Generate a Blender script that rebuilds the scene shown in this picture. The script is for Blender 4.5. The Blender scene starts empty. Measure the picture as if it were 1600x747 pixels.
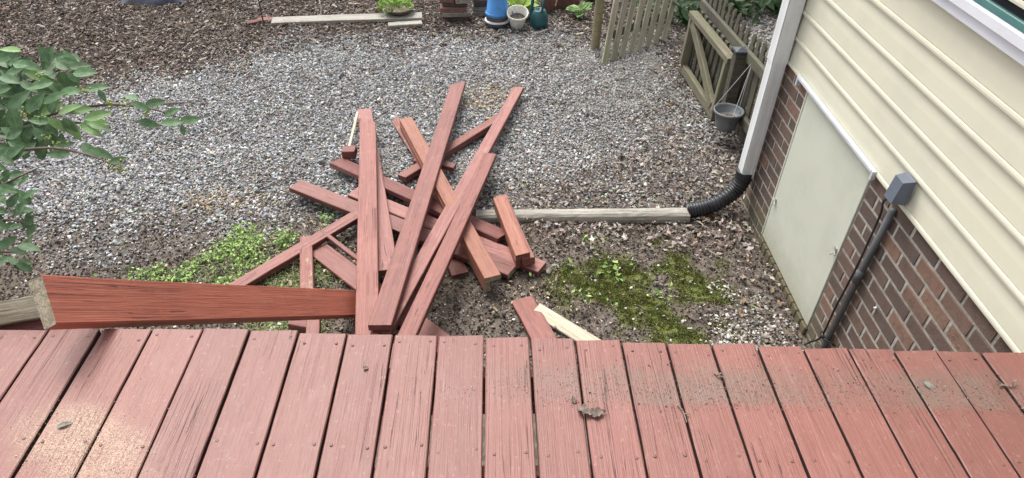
import bpy, math, random
import numpy as np
from mathutils import Vector, Matrix, Euler

random.seed(7)
rng = np.random.default_rng(7)
S = bpy.context.scene
COL = S.collection
R_ = math.radians

# ------------------------------------------------------------------ camera
CAM = np.array([0.0, 0.0, 2.9])
CR = np.array([[0.99961145, -0.00328203, 0.02767994],
               [-0.02347033, -0.63479916, 0.77232064],
               [0.01503642, -0.77267021, -0.63462954]])
FPX = 1053.0
cd = bpy.data.cameras.new('camera')
cd.sensor_fit = 'HORIZONTAL'; cd.sensor_width = 36.0; cd.lens = FPX / 1600 * 36
cd.clip_start = 0.05; cd.clip_end = 1000
co = bpy.data.objects.new('camera', cd); COL.objects.link(co)
M = Matrix.Identity(4)
for i in range(3):
    M[i][0] = CR[i][0]; M[i][1] = -CR[i][1]; M[i][2] = -CR[i][2]; M[i][3] = CAM[i]
co.matrix_world = M
S.camera = co

# ------------------------------------------------------------------ world, sun, exposure
SUN_EL, SUN_AZ = 57, -28
w = bpy.data.worlds.new('World'); S.world = w; w.use_nodes = True
nt = w.node_tree; nt.nodes.clear()
sky = nt.nodes.new('ShaderNodeTexSky'); sky.sky_type = 'NISHITA'; sky.sun_disc = False
sky.sun_elevation = R_(SUN_EL); sky.sun_rotation = R_(SUN_AZ); sky.dust_density = 4.0; sky.air_density = 1.0
hs = nt.nodes.new('ShaderNodeHueSaturation'); hs.inputs['Saturation'].default_value = 0.30
bg = nt.nodes.new('ShaderNodeBackground'); bg.inputs['Strength'].default_value = 0.14
wo = nt.nodes.new('ShaderNodeOutputWorld')
nt.links.new(sky.outputs[0], hs.inputs['Color']); nt.links.new(hs.outputs[0], bg.inputs[0]); nt.links.new(bg.outputs[0], wo.inputs[0])
sl = bpy.data.lights.new('sun', 'SUN'); sl.energy = 1.5; sl.angle = R_(32); sl.color = (1.0, 0.96, 0.9)
so = bpy.data.objects.new('sun', sl); COL.objects.link(so)
sd = Vector((math.sin(R_(SUN_AZ)) * math.cos(R_(SUN_EL)), math.cos(R_(SUN_AZ)) * math.cos(R_(SUN_EL)), math.sin(R_(SUN_EL))))
so.rotation_euler = sd.to_track_quat('Z', 'Y').to_euler()
S.view_settings.view_transform = 'Standard'; S.view_settings.look = 'None'
S.view_settings.exposure = 1.0; S.view_settings.gamma = 1.0

# ------------------------------------------------------------------ measuring helpers (photo survey -> metres)
def ray(x, y): return CR @ np.array([x - 800.0, y - 373.5, FPX])
def G(x, y, z=0.0):
    r = ray(x, y); return Vector(CAM + r * ((z - CAM[2]) / r[2]))
def GX(x, y, X):
    r = ray(x, y); return Vector(CAM + r * (X / r[0]))
def GY(x, y, Y):
    r = ray(x, y); return Vector(CAM + r * (Y / r[1]))
def GD(x, y, d):
    return Vector(CAM + ray(x, y) / FPX * d)
def PXY(P):
    q = CR.T @ (np.asarray(P, float).T - CAM[:, None]) if np.ndim(P) == 2 else CR.T @ (np.asarray(P, float) - CAM)
    return 800 + FPX * q[0] / q[2], 373.5 + FPX * q[1] / q[2]

# ------------------------------------------------------------------ material helpers
def nmat(name):
    m = bpy.data.materials.new(name); m.use_nodes = True
    n = m.node_tree.nodes; b = n['Principled BSDF']
    return m, n, m.node_tree.links, b
def ramp(n, stops, interp='LINEAR'):
    r = n.new('ShaderNodeValToRGB'); r.color_ramp.interpolation = interp
    e = r.color_ramp.elements
    while len(e) < len(stops): e.new(0.5)
    for i, (p, c) in enumerate(stops):
        e[i].position = p; e[i].color = tuple(c) + (1,) if len(c) == 3 else c
    return r
def mixc(n, l, fac, a, b, blend='MIX'):
    x = n.new('ShaderNodeMix'); x.data_type = 'RGBA'; x.blend_type = blend
    for sock, v in ((x.inputs[0], fac), (x.inputs[6], a), (x.inputs[7], b)):
        if hasattr(v, 'is_output'): l.new(v, sock)
        elif isinstance(v, (int, float)): sock.default_value = v
        else: sock.default_value = tuple(v) + (1,)
    return x.outputs[2]
def math_(n, l, op, a, b=0.0, clamp=False):
    x = n.new('ShaderNodeMath'); x.operation = op; x.use_clamp = clamp
    for s, v in ((x.inputs[0], a), (x.inputs[1], b)):
        if hasattr(v, 'is_output'): l.new(v, s)
        else: s.default_value = v
    return x.outputs[0]
def noise(n, l, vec, scale, detail=4, rough=0.55, dist=0.0):
    x = n.new('ShaderNodeTexNoise'); x.inputs['Scale'].default_value = scale; x.inputs['Detail'].default_value = detail
    x.inputs['Roughness'].default_value = rough; x.inputs['Distortion'].default_value = dist
    if vec is not None: l.new(vec, x.inputs['Vector'])
    return x.outputs['Fac']
def scaled(n, l, vec, s):
    x = n.new('ShaderNodeVectorMath'); x.operation = 'MULTIPLY'; l.new(vec, x.inputs[0]); x.inputs[1].default_value = s
    return x.outputs[0]
def smooth(n, l, v, a, b):
    x = n.new('ShaderNodeMapRange'); x.interpolation_type = 'SMOOTHSTEP'
    l.new(v, x.inputs[0]); x.inputs[1].default_value = a; x.inputs[2].default_value = b
    return x.outputs[0]
def bump(n, l, b, h, strength=0.3, dist=0.005):
    x = n.new('ShaderNodeBump'); x.inputs['Strength'].default_value = strength; x.inputs['Distance'].default_value = dist
    l.new(h, x.inputs['Height']); l.new(x.outputs[0], b.inputs['Normal'])

def wood(name, base, dark, worn, worn_amt=0.45, rough=0.7, vary=0.25, grain=0.5, bstr=0.5, deck=False, green=None, spec=0.5):
    """long grain along local X; a random offset per object so that no two boards repeat"""
    m, n, l, b = nmat(name)
    tc = n.new('ShaderNodeTexCoord'); oi = n.new('ShaderNodeObjectInfo')
    off = n.new('ShaderNodeVectorMath'); off.operation = 'SCALE'; off.inputs[0].default_value = (31.7, 17.3, 23.9)
    l.new(oi.outputs['Random'], off.inputs['Scale'])
    ad = n.new('ShaderNodeVectorMath'); ad.operation = 'ADD'
    l.new(tc.outputs['Object'], ad.inputs[0]); l.new(off.outputs[0], ad.inputs[1]); v = ad.outputs[0]
    g1 = noise(n, l, scaled(n, l, v, (1.6, 34, 34)), 1.0, 5, 0.6, 0.9)
    g2 = noise(n, l, scaled(n, l, v, (4, 150, 150)), 1.0, 3, 0.6, 0.3)
    bl = noise(n, l, v, 3.2, 4, 0.6)
    bl2 = noise(n, l, v, 11.0, 5, 0.65)
    fine = noise(n, l, v, 160, 2, 0.6)
    gm = smooth(n, l, g1, 0.40, 0.62)
    col = mixc(n, l, math_(n, l, 'MULTIPLY', gm, grain), base, dark)
    col = mixc(n, l, math_(n, l, 'MULTIPLY', smooth(n, l, g2, 0.46, 0.66), grain * 0.9), col, dark)
    g3 = noise(n, l, scaled(n, l, v, (5, 330, 330)), 1.0, 2, 0.6, 0.2)
    col = mixc(n, l, math_(n, l, 'MULTIPLY', smooth(n, l, g3, 0.50, 0.62), grain * 0.55), col, dark)
    col = mixc(n, l, math_(n, l, 'MULTIPLY', math_(n, l, 'SUBTRACT', 1.0, smooth(n, l, g3, 0.36, 0.46)), grain * 0.45), col, worn)
    vo = n.new('ShaderNodeTexVoronoi'); vo.inputs['Scale'].default_value = 1.0; l.new(scaled(n, l, v, (1.5, 6.5, 6.5)), vo.inputs['Vector'])
    sr = n.new('ShaderNodeSeparateColor'); l.new(vo.outputs['Color'], sr.inputs[0])
    kn = math_(n, l, 'MULTIPLY', math_(n, l, 'SUBTRACT', 1.0, smooth(n, l, vo.outputs['Distance'], .035, .085)), math_(n, l, 'GREATER_THAN', sr.outputs[0], .72))
    col = mixc(n, l, math_(n, l, 'MULTIPLY', kn, .7), col, tuple(c_ * .55 for c_ in dark))
    vh = n.new('ShaderNodeTexVoronoi'); vh.inputs['Scale'].default_value = 9.0; l.new(v, vh.inputs['Vector'])
    sh = n.new('ShaderNodeSeparateColor'); l.new(vh.outputs['Color'], sh.inputs[0])
    ho = math_(n, l, 'MULTIPLY', math_(n, l, 'SUBTRACT', 1.0, smooth(n, l, vh.outputs['Distance'], .025, .045)), math_(n, l, 'GREATER_THAN', sh.outputs[0], .55))
    col = mixc(n, l, math_(n, l, 'MULTIPLY', ho, .8), col, tuple(c_ * .35 for c_ in dark))
    wm = math_(n, l, 'MULTIPLY', smooth(n, l, math_(n, l, 'ADD', math_(n, l, 'MULTIPLY', bl2, 0.6), math_(n, l, 'MULTIPLY', g2, 0.4)), 0.50, 0.70), worn_amt)
    col = mixc(n, l, wm, col, worn)
    if green is not None:
        col = mixc(n, l, math_(n, l, 'MULTIPLY', smooth(n, l, bl, 0.42, 0.62), 0.7), col, green)
    # cracks along the grain
    ck = noise(n, l, scaled(n, l, v, (0.7, 62, 62)), 1.0, 1, 0.5, 0.4)
    d = math_(n, l, 'ABSOLUTE', math_(n, l, 'SUBTRACT', ck, 0.5))
    ckm = math_(n, l, 'MULTIPLY', math_(n, l, 'SUBTRACT', 1.0, smooth(n, l, d, 0.003, 0.011)), smooth(n, l, bl, 0.48, 0.58))
    col = mixc(n, l, math_(n, l, 'MULTIPLY', ckm, 0.75), col, tuple(c * 0.25 for c in dark))
    # whole-board tone
    hv = n.new('ShaderNodeHueSaturation'); l.new(col, hv.inputs['Color'])
    l.new(math_(n, l, 'ADD', math_(n, l, 'MULTIPLY', oi.outputs['Random'], vary), 1 - vary * 0.5), hv.inputs['Value'])
    col = hv.outputs[0]
    if deck:
        ge = n.new('ShaderNodeNewGeometry'); P = ge.outputs['Position']
        sx = n.new('ShaderNodeSeparateXYZ'); l.new(P, sx.inputs[0]); X, Y = sx.outputs[0], sx.outputs[1]
        pk = smooth(n, l, noise(n, l, v, 95, 4, .75), .60, .70)
        col = mixc(n, l, math_(n, l, 'MULTIPLY', pk, math_(n, l, 'MULTIPLY', smooth(n, l, bl, .40, .60), .55)), col, (0.10, 0.060, 0.050))
        pl = smooth(n, l, noise(n, l, v, 60, 5, .75), .58, .68)
        col = mixc(n, l, math_(n, l, 'MULTIPLY', pl, .35), col, (0.44, 0.27, 0.24))
        # fine grime left where the bottom rail stood
        wob = math_(n, l, 'MULTIPLY', math_(n, l, 'SUBTRACT', noise(n, l, P, 9, 3), 0.5), 0.05)
        yy = math_(n, l, 'ADD', math_(n, l, 'ADD', Y, math_(n, l, 'MULTIPLY', X, 0.035)), wob)
        band = math_(n, l, 'MULTIPLY', smooth(n, l, yy, 1.232, 1.252), math_(n, l, 'SUBTRACT', 1.0, smooth(n, l, yy, 1.34, 1.42)))
        band = math_(n, l, 'MULTIPLY', band, smooth(n, l, X, -0.35, 0.55)); band = math_(n, l, 'MULTIPLY', band, math_(n, l, 'ADD', math_(n, l, 'MULTIPLY', smooth(n, l, noise(n, l, P, 5, 5, .7), .38, .62), .75), .3))
        sp = smooth(n, l, noise(n, l, P, 210, 3, 0.7), 0.50, 0.60)
        sp = math_(n, l, 'ADD', math_(n, l, 'MULTIPLY', sp, 0.6), 0.42)
        col = mixc(n, l, math_(n, l, 'MULTIPLY', band, sp), col, (0.165, 0.125, 0.098))
        # sawdust drift at the left
        dx = math_(n, l, 'SUBTRACT', X, -1.13); dy = math_(n, l, 'SUBTRACT', Y, 1.10)
        dy2 = math_(n, l, 'ADD', dy, math_(n, l, 'MULTIPLY', dx, 0.35))
        rr = math_(n, l, 'ADD', math_(n, l, 'MULTIPLY', math_(n, l, 'MULTIPLY', dx, dx), 14.0), math_(n, l, 'MULTIPLY', math_(n, l, 'MULTIPLY', dy2, dy2), 40.0))
        rr = math_(n, l, 'ADD', rr, math_(n, l, 'MULTIPLY', math_(n, l, 'SUBTRACT', noise(n, l, P, 14, 4), 0.5), 1.1))
        sm = math_(n, l, 'SUBTRACT', 1.0, smooth(n, l, rr, 0.05, 1.0))
        sm = math_(n, l, 'MULTIPLY', sm, smooth(n, l, noise(n, l, P, 230, 3, 0.7), 0.42, 0.60))
        col = mixc(n, l, math_(n, l, 'MULTIPLY', sm, 0.7), col, (0.42, 0.34, 0.22))
        b.inputs['Coat Weight'].default_value = .06; b.inputs['Coat Roughness'].default_value = .42; b.inputs['Coat IOR'].default_value = 1.55
    l.new(col, b.inputs['Base Color'])
    rg = math_(n, l, 'ADD', math_(n, l, 'MULTIPLY', bl2, 0.25), rough - 0.12)
    l.new(rg, b.inputs['Roughness']); b.inputs['Specular IOR Level'].default_value = spec
    h = math_(n, l, 'ADD', math_(n, l, 'MULTIPLY', g1, 0.8), math_(n, l, 'MULTIPLY', g2, 0.6))
    h = math_(n, l, 'SUBTRACT', h, math_(n, l, 'MULTIPLY', ckm, 1.2))
    h = math_(n, l, 'ADD', h, math_(n, l, 'MULTIPLY', fine, 0.15)); h = math_(n, l, 'ADD', h, math_(n, l, 'MULTIPLY', g3, 0.4))
    bump(n, l, b, h, bstr, 0.004)
    return m

def plain(name, col, col2=None, scale=20, rough=0.6, bstr=0.15, bscale=60, lo=0.4, hi=0.65, vary=0.0, spec=0.5, stretch=(1, 1, 1), bd=0.003):
    m, n, l, b = nmat(name)
    tc = n.new('ShaderNodeTexCoord'); v = scaled(n, l, tc.outputs['Object'], stretch)
    c = mixc(n, l, smooth(n, l, noise(n, l, v, scale, 6, 0.65), lo, hi), col, col2 or tuple(x * 0.7 for x in col))
    if vary:
        oi = n.new('ShaderNodeObjectInfo'); hv = n.new('ShaderNodeHueSaturation'); l.new(c, hv.inputs['Color'])
        l.new(math_(n, l, 'ADD', math_(n, l, 'MULTIPLY', oi.outputs['Random'], vary), 1 - vary / 2), hv.inputs['Value'])
        c = hv.outputs[0]
    l.new(c, b.inputs['Base Color']); b.inputs['Roughness'].default_value = rough
    b.inputs['Specular IOR Level'].default_value = spec
    if bstr: bump(n, l, b, noise(n, l, v, bscale, 4, 0.6), bstr, bd)
    return m

def attr_mat(name, rough=0.85, spec=0.3, mottle=0.35, mscale=140, trans=0.0):
    m, n, l, b = nmat(name)
    a = n.new('ShaderNodeAttribute'); a.attribute_name = 'tint'
    tc = n.new('ShaderNodeTexCoord')
    f = noise(n, l, tc.outputs['Object'], mscale, 3, 0.6)
    f2 = math_(n, l, 'ADD', math_(n, l, 'MULTIPLY', f, mottle * 2), 1 - mottle)
    hv = n.new('ShaderNodeHueSaturation'); l.new(a.outputs['Color'], hv.inputs['Color']); l.new(f2, hv.inputs['Value'])
    l.new(hv.outputs[0], b.inputs['Base Color']); b.inputs['Roughness'].default_value = rough
    b.inputs['Specular IOR Level'].default_value = spec
    if trans: b.inputs['Subsurface Weight'].default_value = 0.0
    return m

# ------------------------------------------------------------------ mesh helpers
def mesh_obj(name, V, F, mats, loc=None, parent=None, smooth_=False, mi=None, M=None):
    me = bpy.data.meshes.new(name)
    me.from_pydata([tuple(v) for v in V], [], [tuple(f) for f in F])
    for m in (mats if isinstance(mats, (list, tuple)) else [mats]): me.materials.append(m)
    if mi is not None: me.polygons.foreach_set('material_index', mi)
    if smooth_: me.polygons.foreach_set('use_smooth', [True] * len(me.polygons))
    if mi is not None and max(mi) >= len(me.materials): me.polygons.foreach_set('material_index', [min(i_, len(me.materials) - 1) if i_ < 2 else (2 if len(me.materials) > 2 else 0) for i_ in mi])
    me.update()
    return link(name, me, loc, parent, M)
def link(name, me, loc=None, parent=None, M=None):
    o = bpy.data.objects.new(name, me); COL.objects.link(o)
    base = Matrix.Translation(loc) if loc is not None else Matrix.Identity(4)
    if M is not None: base = M
    if parent is not None:
        o.parent = parent
        base = WORLD[parent.name].inverted() @ base
        WORLD[o.name] = WORLD[parent.name] @ base
    else: WORLD[o.name] = base
    o.matrix_basis = base
    return o
WORLD = {}
def tag(o, label=None, cat=None, group=None, kind=None):
    if label: o['label'] = label
    if cat: o['category'] = cat
    if group: o['group'] = group
    if kind: o['kind'] = kind
    return o
def thing(name, label, cat, loc, group=None):
    o = bpy.data.objects.new(name, None); COL.objects.link(o); o.location = loc
    WORLD[o.name] = Matrix.Translation(loc)
    return tag(o, label, cat, group)

class MB:
    def __init__(s): s.V = []; s.F = []; s.MI = []
    def add(s, V, F, mi=0):
        k = len(s.V); s.V += [Vector(v) for v in V]; s.F += [tuple(i + k for i in f) for f in F]; s.MI += [mi] * len(F)
    def box(s, a, b, mi=0, bev=0.0):
        x0, y0, z0 = a; x1, y1, z1 = b
        if bev:
            return s.bevbox(a, b, bev, mi)
        s.add([(x0, y0, z0), (x1, y0, z0), (x1, y1, z0), (x0, y1, z0), (x0, y0, z1), (x1, y0, z1), (x1, y1, z1), (x0, y1, z1)],
              [(0, 3, 2, 1), (4, 5, 6, 7), (0, 1, 5, 4), (1, 2, 6, 5), (2, 3, 7, 6), (3, 0, 4, 7)], mi)
    def bevbox(s, a, b, r, mi=0):
        V, F = bev_box(a, b, r); s.add(V, F, mi)
    def tube(s, pts, rad, n=8, mi=0, cap=True):
        pts = [Vector(p) for p in pts]; k = len(pts)
        rads = rad if isinstance(rad, (list, tuple)) else [rad] * k
        V = []; prev = None
        for i, p in enumerate(pts):
            t = (pts[min(i + 1, k - 1)] - pts[max(i - 1, 0)]).normalized()
            if prev is None:
                u = t.orthogonal().normalized()
            else:
                u = (prev - t * prev.dot(t)).normalized()
            prev = u; q = t.cross(u)
            for j in range(n):
                a = 2 * math.pi * j / n; V.append(p + (u * math.cos(a) + q * math.sin(a)) * rads[i])
        F = [(i * n + j, i * n + (j + 1) % n, (i + 1) * n + (j + 1) % n, (i + 1) * n + j) for i in range(k - 1) for j in range(n)]
        if cap: F += [tuple(range(n))[::-1], tuple(range((k - 1) * n, k * n))]
        s.add(V, F, mi)
    def lathe(s, prof, n=24, c=(0, 0, 0), mi=0, rib=None):
        V = []
        for r, z in prof:
            for j in range(n):
                a = 2 * math.pi * j / n
                rr = r * (1 + (rib * (1 if j % 2 else -1) if rib else 0))
                V.append((c[0] + rr * math.cos(a), c[1] + rr * math.sin(a), c[2] + z))
        k = len(prof)
        F = [(i * n + j, i * n + (j + 1) % n, (i + 1) * n + (j + 1) % n, (i + 1) * n + j) for i in range(k - 1) for j in range(n)]
        if prof[0][0] > 1e-6: F.append(tuple(range(n))[::-1])
        if prof[-1][0] > 1e-6: F.append(tuple(range((k - 1) * n, k * n)))
        s.add(V, F, mi)
    def build(s, name, mats, loc=None, parent=None, smooth_=False, M=None):
        return mesh_obj(name, s.V, s.F, mats, loc, parent, smooth_, s.MI, M)

def bev_box(a, b, r):
    """box with chamfered edges, 24 verts"""
    c = [(a[i] + b[i]) / 2 for i in range(3)]; h = [(b[i] - a[i]) / 2 for i in range(3)]
    V = []; idx = {}
    for sx in (-1, 1):
        for sy in (-1, 1):
            for sz in (-1, 1):
                for ax in range(3):
                    d = [sx * (h[0] - r), sy * (h[1] - r), sz * (h[2] - r)]
                    d[ax] = (sx, sy, sz)[ax] * h[ax]
                    idx[(sx, sy, sz, ax)] = len(V); V.append((c[0] + d[0], c[1] + d[1], c[2] + d[2]))
    F = []
    def q(*k): F.append([idx[i] for i in k])
    for sgn in (-1, 1):
        q((sgn, -1, -1, 0), (sgn, 1, -1, 0), (sgn, 1, 1, 0), (sgn, -1, 1, 0))
        q((-1, sgn, -1, 1), (1, sgn, -1, 1), (1, sgn, 1, 1), (-1, sgn, 1, 1))
        q((-1, -1, sgn, 2), (1, -1, sgn, 2), (1, 1, sgn, 2), (-1, 1, sgn, 2))
    for s1 in (-1, 1):
        for s2 in (-1, 1):
            q((-1, s1, s2, 1), (1, s1, s2, 1), (1, s1, s2, 2), (-1, s1, s2, 2))
            q((s1, -1, s2, 0), (s1, 1, s2, 0), (s1, 1, s2, 2), (s1, -1, s2, 2))
            q((s1, s2, -1, 0), (s1, s2, 1, 0), (s1, s2, 1, 1), (s1, s2, -1, 1))
            for s3 in (-1, 1): q((s1, s2, s3, 0), (s1, s2, s3, 1), (s1, s2, s3, 2))
    out = []
    cc = Vector(c)
    for f in F:                                        # outward winding
        p = [Vector(V[i]) for i in f]
        nrm = (p[1] - p[0]).cross(p[2] - p[0])
        if nrm.dot(sum(p, Vector()) / len(p) - cc) < 0: f = f[::-1]
        out.append(tuple(f))
    return V, out

def board_mesh(L, wd, t, seg=10, bev=0.004, warp=0.004, rag=0.003, cut0=0.0, cut1=0.0, notch=None):
    """a sawn board: X along, Y width, Z thickness, origin at its middle; eased edges, a slight bow, uneven ends"""
    a, c, r = wd / 2, t / 2, min(bev, t * 0.3)
    sec = [(-a + r, -c), (a - r, -c), (a, -c + r), (a, c - r), (a - r, c), (-a + r, c), (-a, c - r), (-a, -c + r)]
    ph = random.uniform(0, 6); bow = random.uniform(-warp, warp); cup = random.uniform(-warp, warp)
    V = []; F = []; MI = []
    for i in range(seg + 1):
        u = i / seg; x = (u - 0.5) * L
        for y, z in sec:
            xx = x
            if i == 0: xx += y * math.tan(R_(cut0)) + random.uniform(-rag, rag)
            if i == seg: xx += y * math.tan(R_(cut1)) + random.uniform(-rag, rag)
            V.append((xx, y + bow * math.sin(u * math.pi + ph * 0.2) + random.uniform(-.0006, .0006), z + cup * math.cos(u * math.pi * 1.3 + ph) + random.uniform(-.0005, .0005)))
    for i in range(seg):
        for j in range(8):
            F.append((i * 8 + j, i * 8 + (j + 1) % 8, (i + 1) * 8 + (j + 1) % 8, (i + 1) * 8 + j)); MI.append(2 if j in (0, 2, 6) else 0)
    F.append(tuple(range(8))[::-1]); MI.append(1); F.append(tuple(range(seg * 8, seg * 8 + 8))); MI.append(1)
    return V, F, MI

def frame(P0, P1, up, roll=0.0):
    P0, P1 = Vector(P0), Vector(P1); x = (P1 - P0).normalized(); up = Vector(up)
    z = (up - x * up.dot(x)).normalized(); y = z.cross(x)
    if roll:
        a = R_(roll); y, z = y * math.cos(a) + z * math.sin(a), z * math.cos(a) - y * math.sin(a)
    m = Matrix((x, y, z)).transposed().to_4x4(); m.translation = (P0 + P1) / 2
    return m, (P1 - P0).length

def board(name, P0, P1, wd, t, mats, up=(0, 0, 1), roll=0, parent=None, **kw):
    m, L = frame(P0, P1, up, roll)
    V, F, MI = board_mesh(L, wd, t, **kw)
    return mesh_obj(name, V, F, mats, None, parent, False, MI, M=m)

# ------------------------------------------------------------------ numpy noise and regions
_lat = rng.random((256, 256))
def vnoise(x, y, s, o=0):
    x = np.asarray(x) * s + 37.3 * (o + 1); y = np.asarray(y) * s + 11.7 * (o + 1)
    xi = np.floor(x).astype(int); yi = np.floor(y).astype(int); fx = x - xi; fy = y - yi
    fx = fx * fx * (3 - 2 * fx); fy = fy * fy * (3 - 2 * fy)
    g = lambda i, j: _lat[i % 256, j % 256]
    return (g(xi, yi) * (1 - fx) + g(xi + 1, yi) * fx) * (1 - fy) + (g(xi, yi + 1) * (1 - fx) + g(xi + 1, yi + 1) * fx) * fy
def fbm(x, y, s, o=0, k=4):
    return sum(vnoise(x, y, s * 2 ** i, o + i) * 0.5 ** i for i in range(k)) / sum(0.5 ** i for i in range(k))
def poly(px): return np.array([list(G(a, b, 0))[:2] for a, b in px])
def sdist(x, y, P):
    """signed distance to polygon P, positive inside"""
    x = np.asarray(x, float); y = np.asarray(y, float)
    d = np.full(x.shape, 1e9); ins = np.zeros(x.shape, bool)
    for i in range(len(P)):
        ax, ay = P[i]; bx, by = P[(i + 1) % len(P)]
        ex, ey = bx - ax, by - ay
        t = np.clip(((x - ax) * ex + (y - ay) * ey) / (ex * ex + ey * ey + 1e-12), 0, 1)
        d = np.minimum(d, np.hypot(x - ax - t * ex, y - ay - t * ey))
        c = ((ay > y) != (by > y)) & (x < ex * (y - ay) / (ey + 1e-12 * (ey == 0)) + ax)
        ins ^= c
    return np.where(ins, d, -d)
def soft(x, y, P, wd, amp, s=2.5, o=0):
    return np.clip((sdist(x, y, P) + (fbm(x, y, s, o) - 0.5) * amp) / wd + 0.5, 0, 1)

PG = poly([(-150, 235), (0, 205), (90, 165), (170, 135), (260, 112), (340, 92), (470, 68), (600, 58), (700, 56), (790, 52), (870, 46), (930, 58), (1000, 50), (1050, 55), (1068, 110), (1090, 170), (1105, 215), (1040, 240), (940, 262), (860, 285), (760, 305), (640, 320), (520, 325), (430, 330), (340, 342), (250, 360), (150, 358), (60, 345), (-150, 335)])
PG2 = poly([(780, 300), (850, 270), (1000, 225), (1110, 190), (1145, 250), (1120, 310), (1000, 325), (820, 328)])
PG3 = poly([(1150, 470), (1190, 465), (1235, 545), (1220, 600), (1150, 600)])
PG4 = poly([(1050, 20), (1180, 15), (1260, 20), (1230, 90), (1190, 110), (1100, 60)])
PM = poly([(880, 430), (925, 395), (1000, 388), (1075, 375), (1118, 395), (1130, 470), (1140, 560), (940, 560), (900, 505), (868, 470)])
PL = poly([(820, 340), (900, 300), (1000, 225), (1110, 190), (1150, 230), (1160, 320), (1250, 545), (1130, 560), (1130, 400), (900, 380)])
def gravel_w(x, y):
    a = soft(x, y, PG, 0.75, 0.9) * (1 - .55 * np.clip((fbm(x, y, 2.2, 21) - .52) * 5, 0, 1) * np.clip(1 - sdist(x, y, PG) / 1.0, 0, 1))
    b = soft(x, y, PG2, 0.3, 0.5, 3, 5) * 0.30
    c = soft(x, y, PG3, 0.15, 0.25, 5, 6) * 0.12
    d = soft(x, y, PG4, 0.3, 0.5, 3, 7) * 0.9
    return np.maximum.reduce([a, b, c, d])
def moss_w(x, y):
    return soft(x, y, PM, 0.12, 0.35, 4, 8) * np.clip((fbm(x, y, 5, 9) - 0.42) * 6, 0, 1)
def ground_z(x, y):
    x = np.asarray(x, float); y = np.asarray(y, float)
    g = gravel_w(x, y)
    z = (fbm(x, y, 1.2, 1) - 0.5) * 0.05 + (fbm(x, y, 7, 2) - 0.5) * 0.03 * (1 - g * 0.6)
    z = z + soft(x, y, PM, 0.2, 0.2, 4, 8) * ((fbm(x, y, 9, 3) - 0.5) * 0.075 + 0.012)
    return z

# ------------------------------------------------------------------ ground
def axis(lo, hi, st, far):
    a = list(np.arange(lo, hi + 1e-6, st)); s = st; p = hi; up = []
    while p < far: s *= 1.5; p += s; up.append(p)
    s = st; p = lo; dn = []
    while p > -far: s *= 1.5; p -= s; dn.append(p)
    return np.array(dn[::-1] + a + up)
gx = axis(-6.5, 5.5, 0.04, 250); gy = axis(1.0, 9.2, 0.04, 250)
XX, YY = np.meshgrid(gx, gy); ZZ = ground_z(XX, YY)
nx, ny = len(gx), len(gy)
V = np.stack([XX.ravel(), YY.ravel(), ZZ.ravel()], 1)
ii = (np.arange(ny - 1)[:, None] * nx + np.arange(nx - 1)[None]).ravel()
Fq = np.stack([ii, ii + 1, ii + nx + 1, ii + nx], 1)

def np_mesh(name, V, F, mat, tint=None, smooth_=False):
    me = bpy.data.meshes.new(name); k = F.shape[1]
    me.vertices.add(len(V)); me.vertices.foreach_set('co', np.ascontiguousarray(V, np.float32).ravel())
    me.loops.add(F.size); me.loops.foreach_set('vertex_index', np.ascontiguousarray(F, np.int32).ravel())
    me.polygons.add(len(F)); me.polygons.foreach_set('loop_start', np.arange(0, F.size, k, dtype=np.int32))
    me.polygons.foreach_set('use_smooth', np.full(len(F), smooth_))
    me.materials.append(mat)
    if tint is not None:
        a = me.attributes.new('tint', 'FLOAT_COLOR', 'POINT')
        a.data.foreach_set('color', np.concatenate([tint, np.ones((len(tint), 1))], 1).astype(np.float32).ravel())
    me.update(calc_edges=True); me.validate()
    return link(name, me)

m, n, l, b = nmat('soil')
a = n.new('ShaderNodeAttribute'); a.attribute_name = 'tint'
sp = n.new('ShaderNodeSeparateColor'); l.new(a.outputs['Color'], sp.inputs[0])
tc = n.new('ShaderNodeTexCoord'); v = tc.outputs['Object']
n1 = noise(n, l, v, 18, 6, 0.7); n2 = noise(n, l, v, 90, 4, 0.7); n3 = noise(n, l, v, 2.2, 4, 0.6)
c = mixc(n, l, smooth(n, l, n1, 0.35, 0.65), (0.088, 0.072, 0.062), (0.19, 0.16, 0.135))
c = mixc(n, l, smooth(n, l, n2, 0.55, 0.72), c, (0.27, 0.23, 0.195))
c = mixc(n, l, math_(n, l, 'MULTIPLY', smooth(n, l, n3, 0.5, 0.7), 0.4), c, (0.13, 0.095, 0.062))
cg = mixc(n, l, smooth(n, l, n2, 0.4, 0.65), (0.085, 0.075, 0.067), (0.22, 0.20, 0.18))
c = mixc(n, l, sp.outputs[0], c, cg)
cm = mixc(n, l, smooth(n, l, n2, 0.35, 0.65), (0.085, 0.105, 0.028), (0.19, 0.22, 0.055))
c = mixc(n, l, sp.outputs[1], c, cm)
l.new(c, b.inputs['Base Color']); b.inputs['Roughness'].default_value = 0.95; b.inputs['Specular IOR Level'].default_value = 0.2
bump(n, l, b, math_(n, l, 'ADD', n1, math_(n, l, 'MULTIPLY', n2, 0.7)), 0.8, 0.015)
SOIL = m
tint = np.stack([gravel_w(XX, YY).ravel(), moss_w(XX, YY).ravel(), np.zeros(nx * ny)], 1)
tag(np_mesh('ground', V, Fq, SOIL, tint, True), kind='structure')

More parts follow.
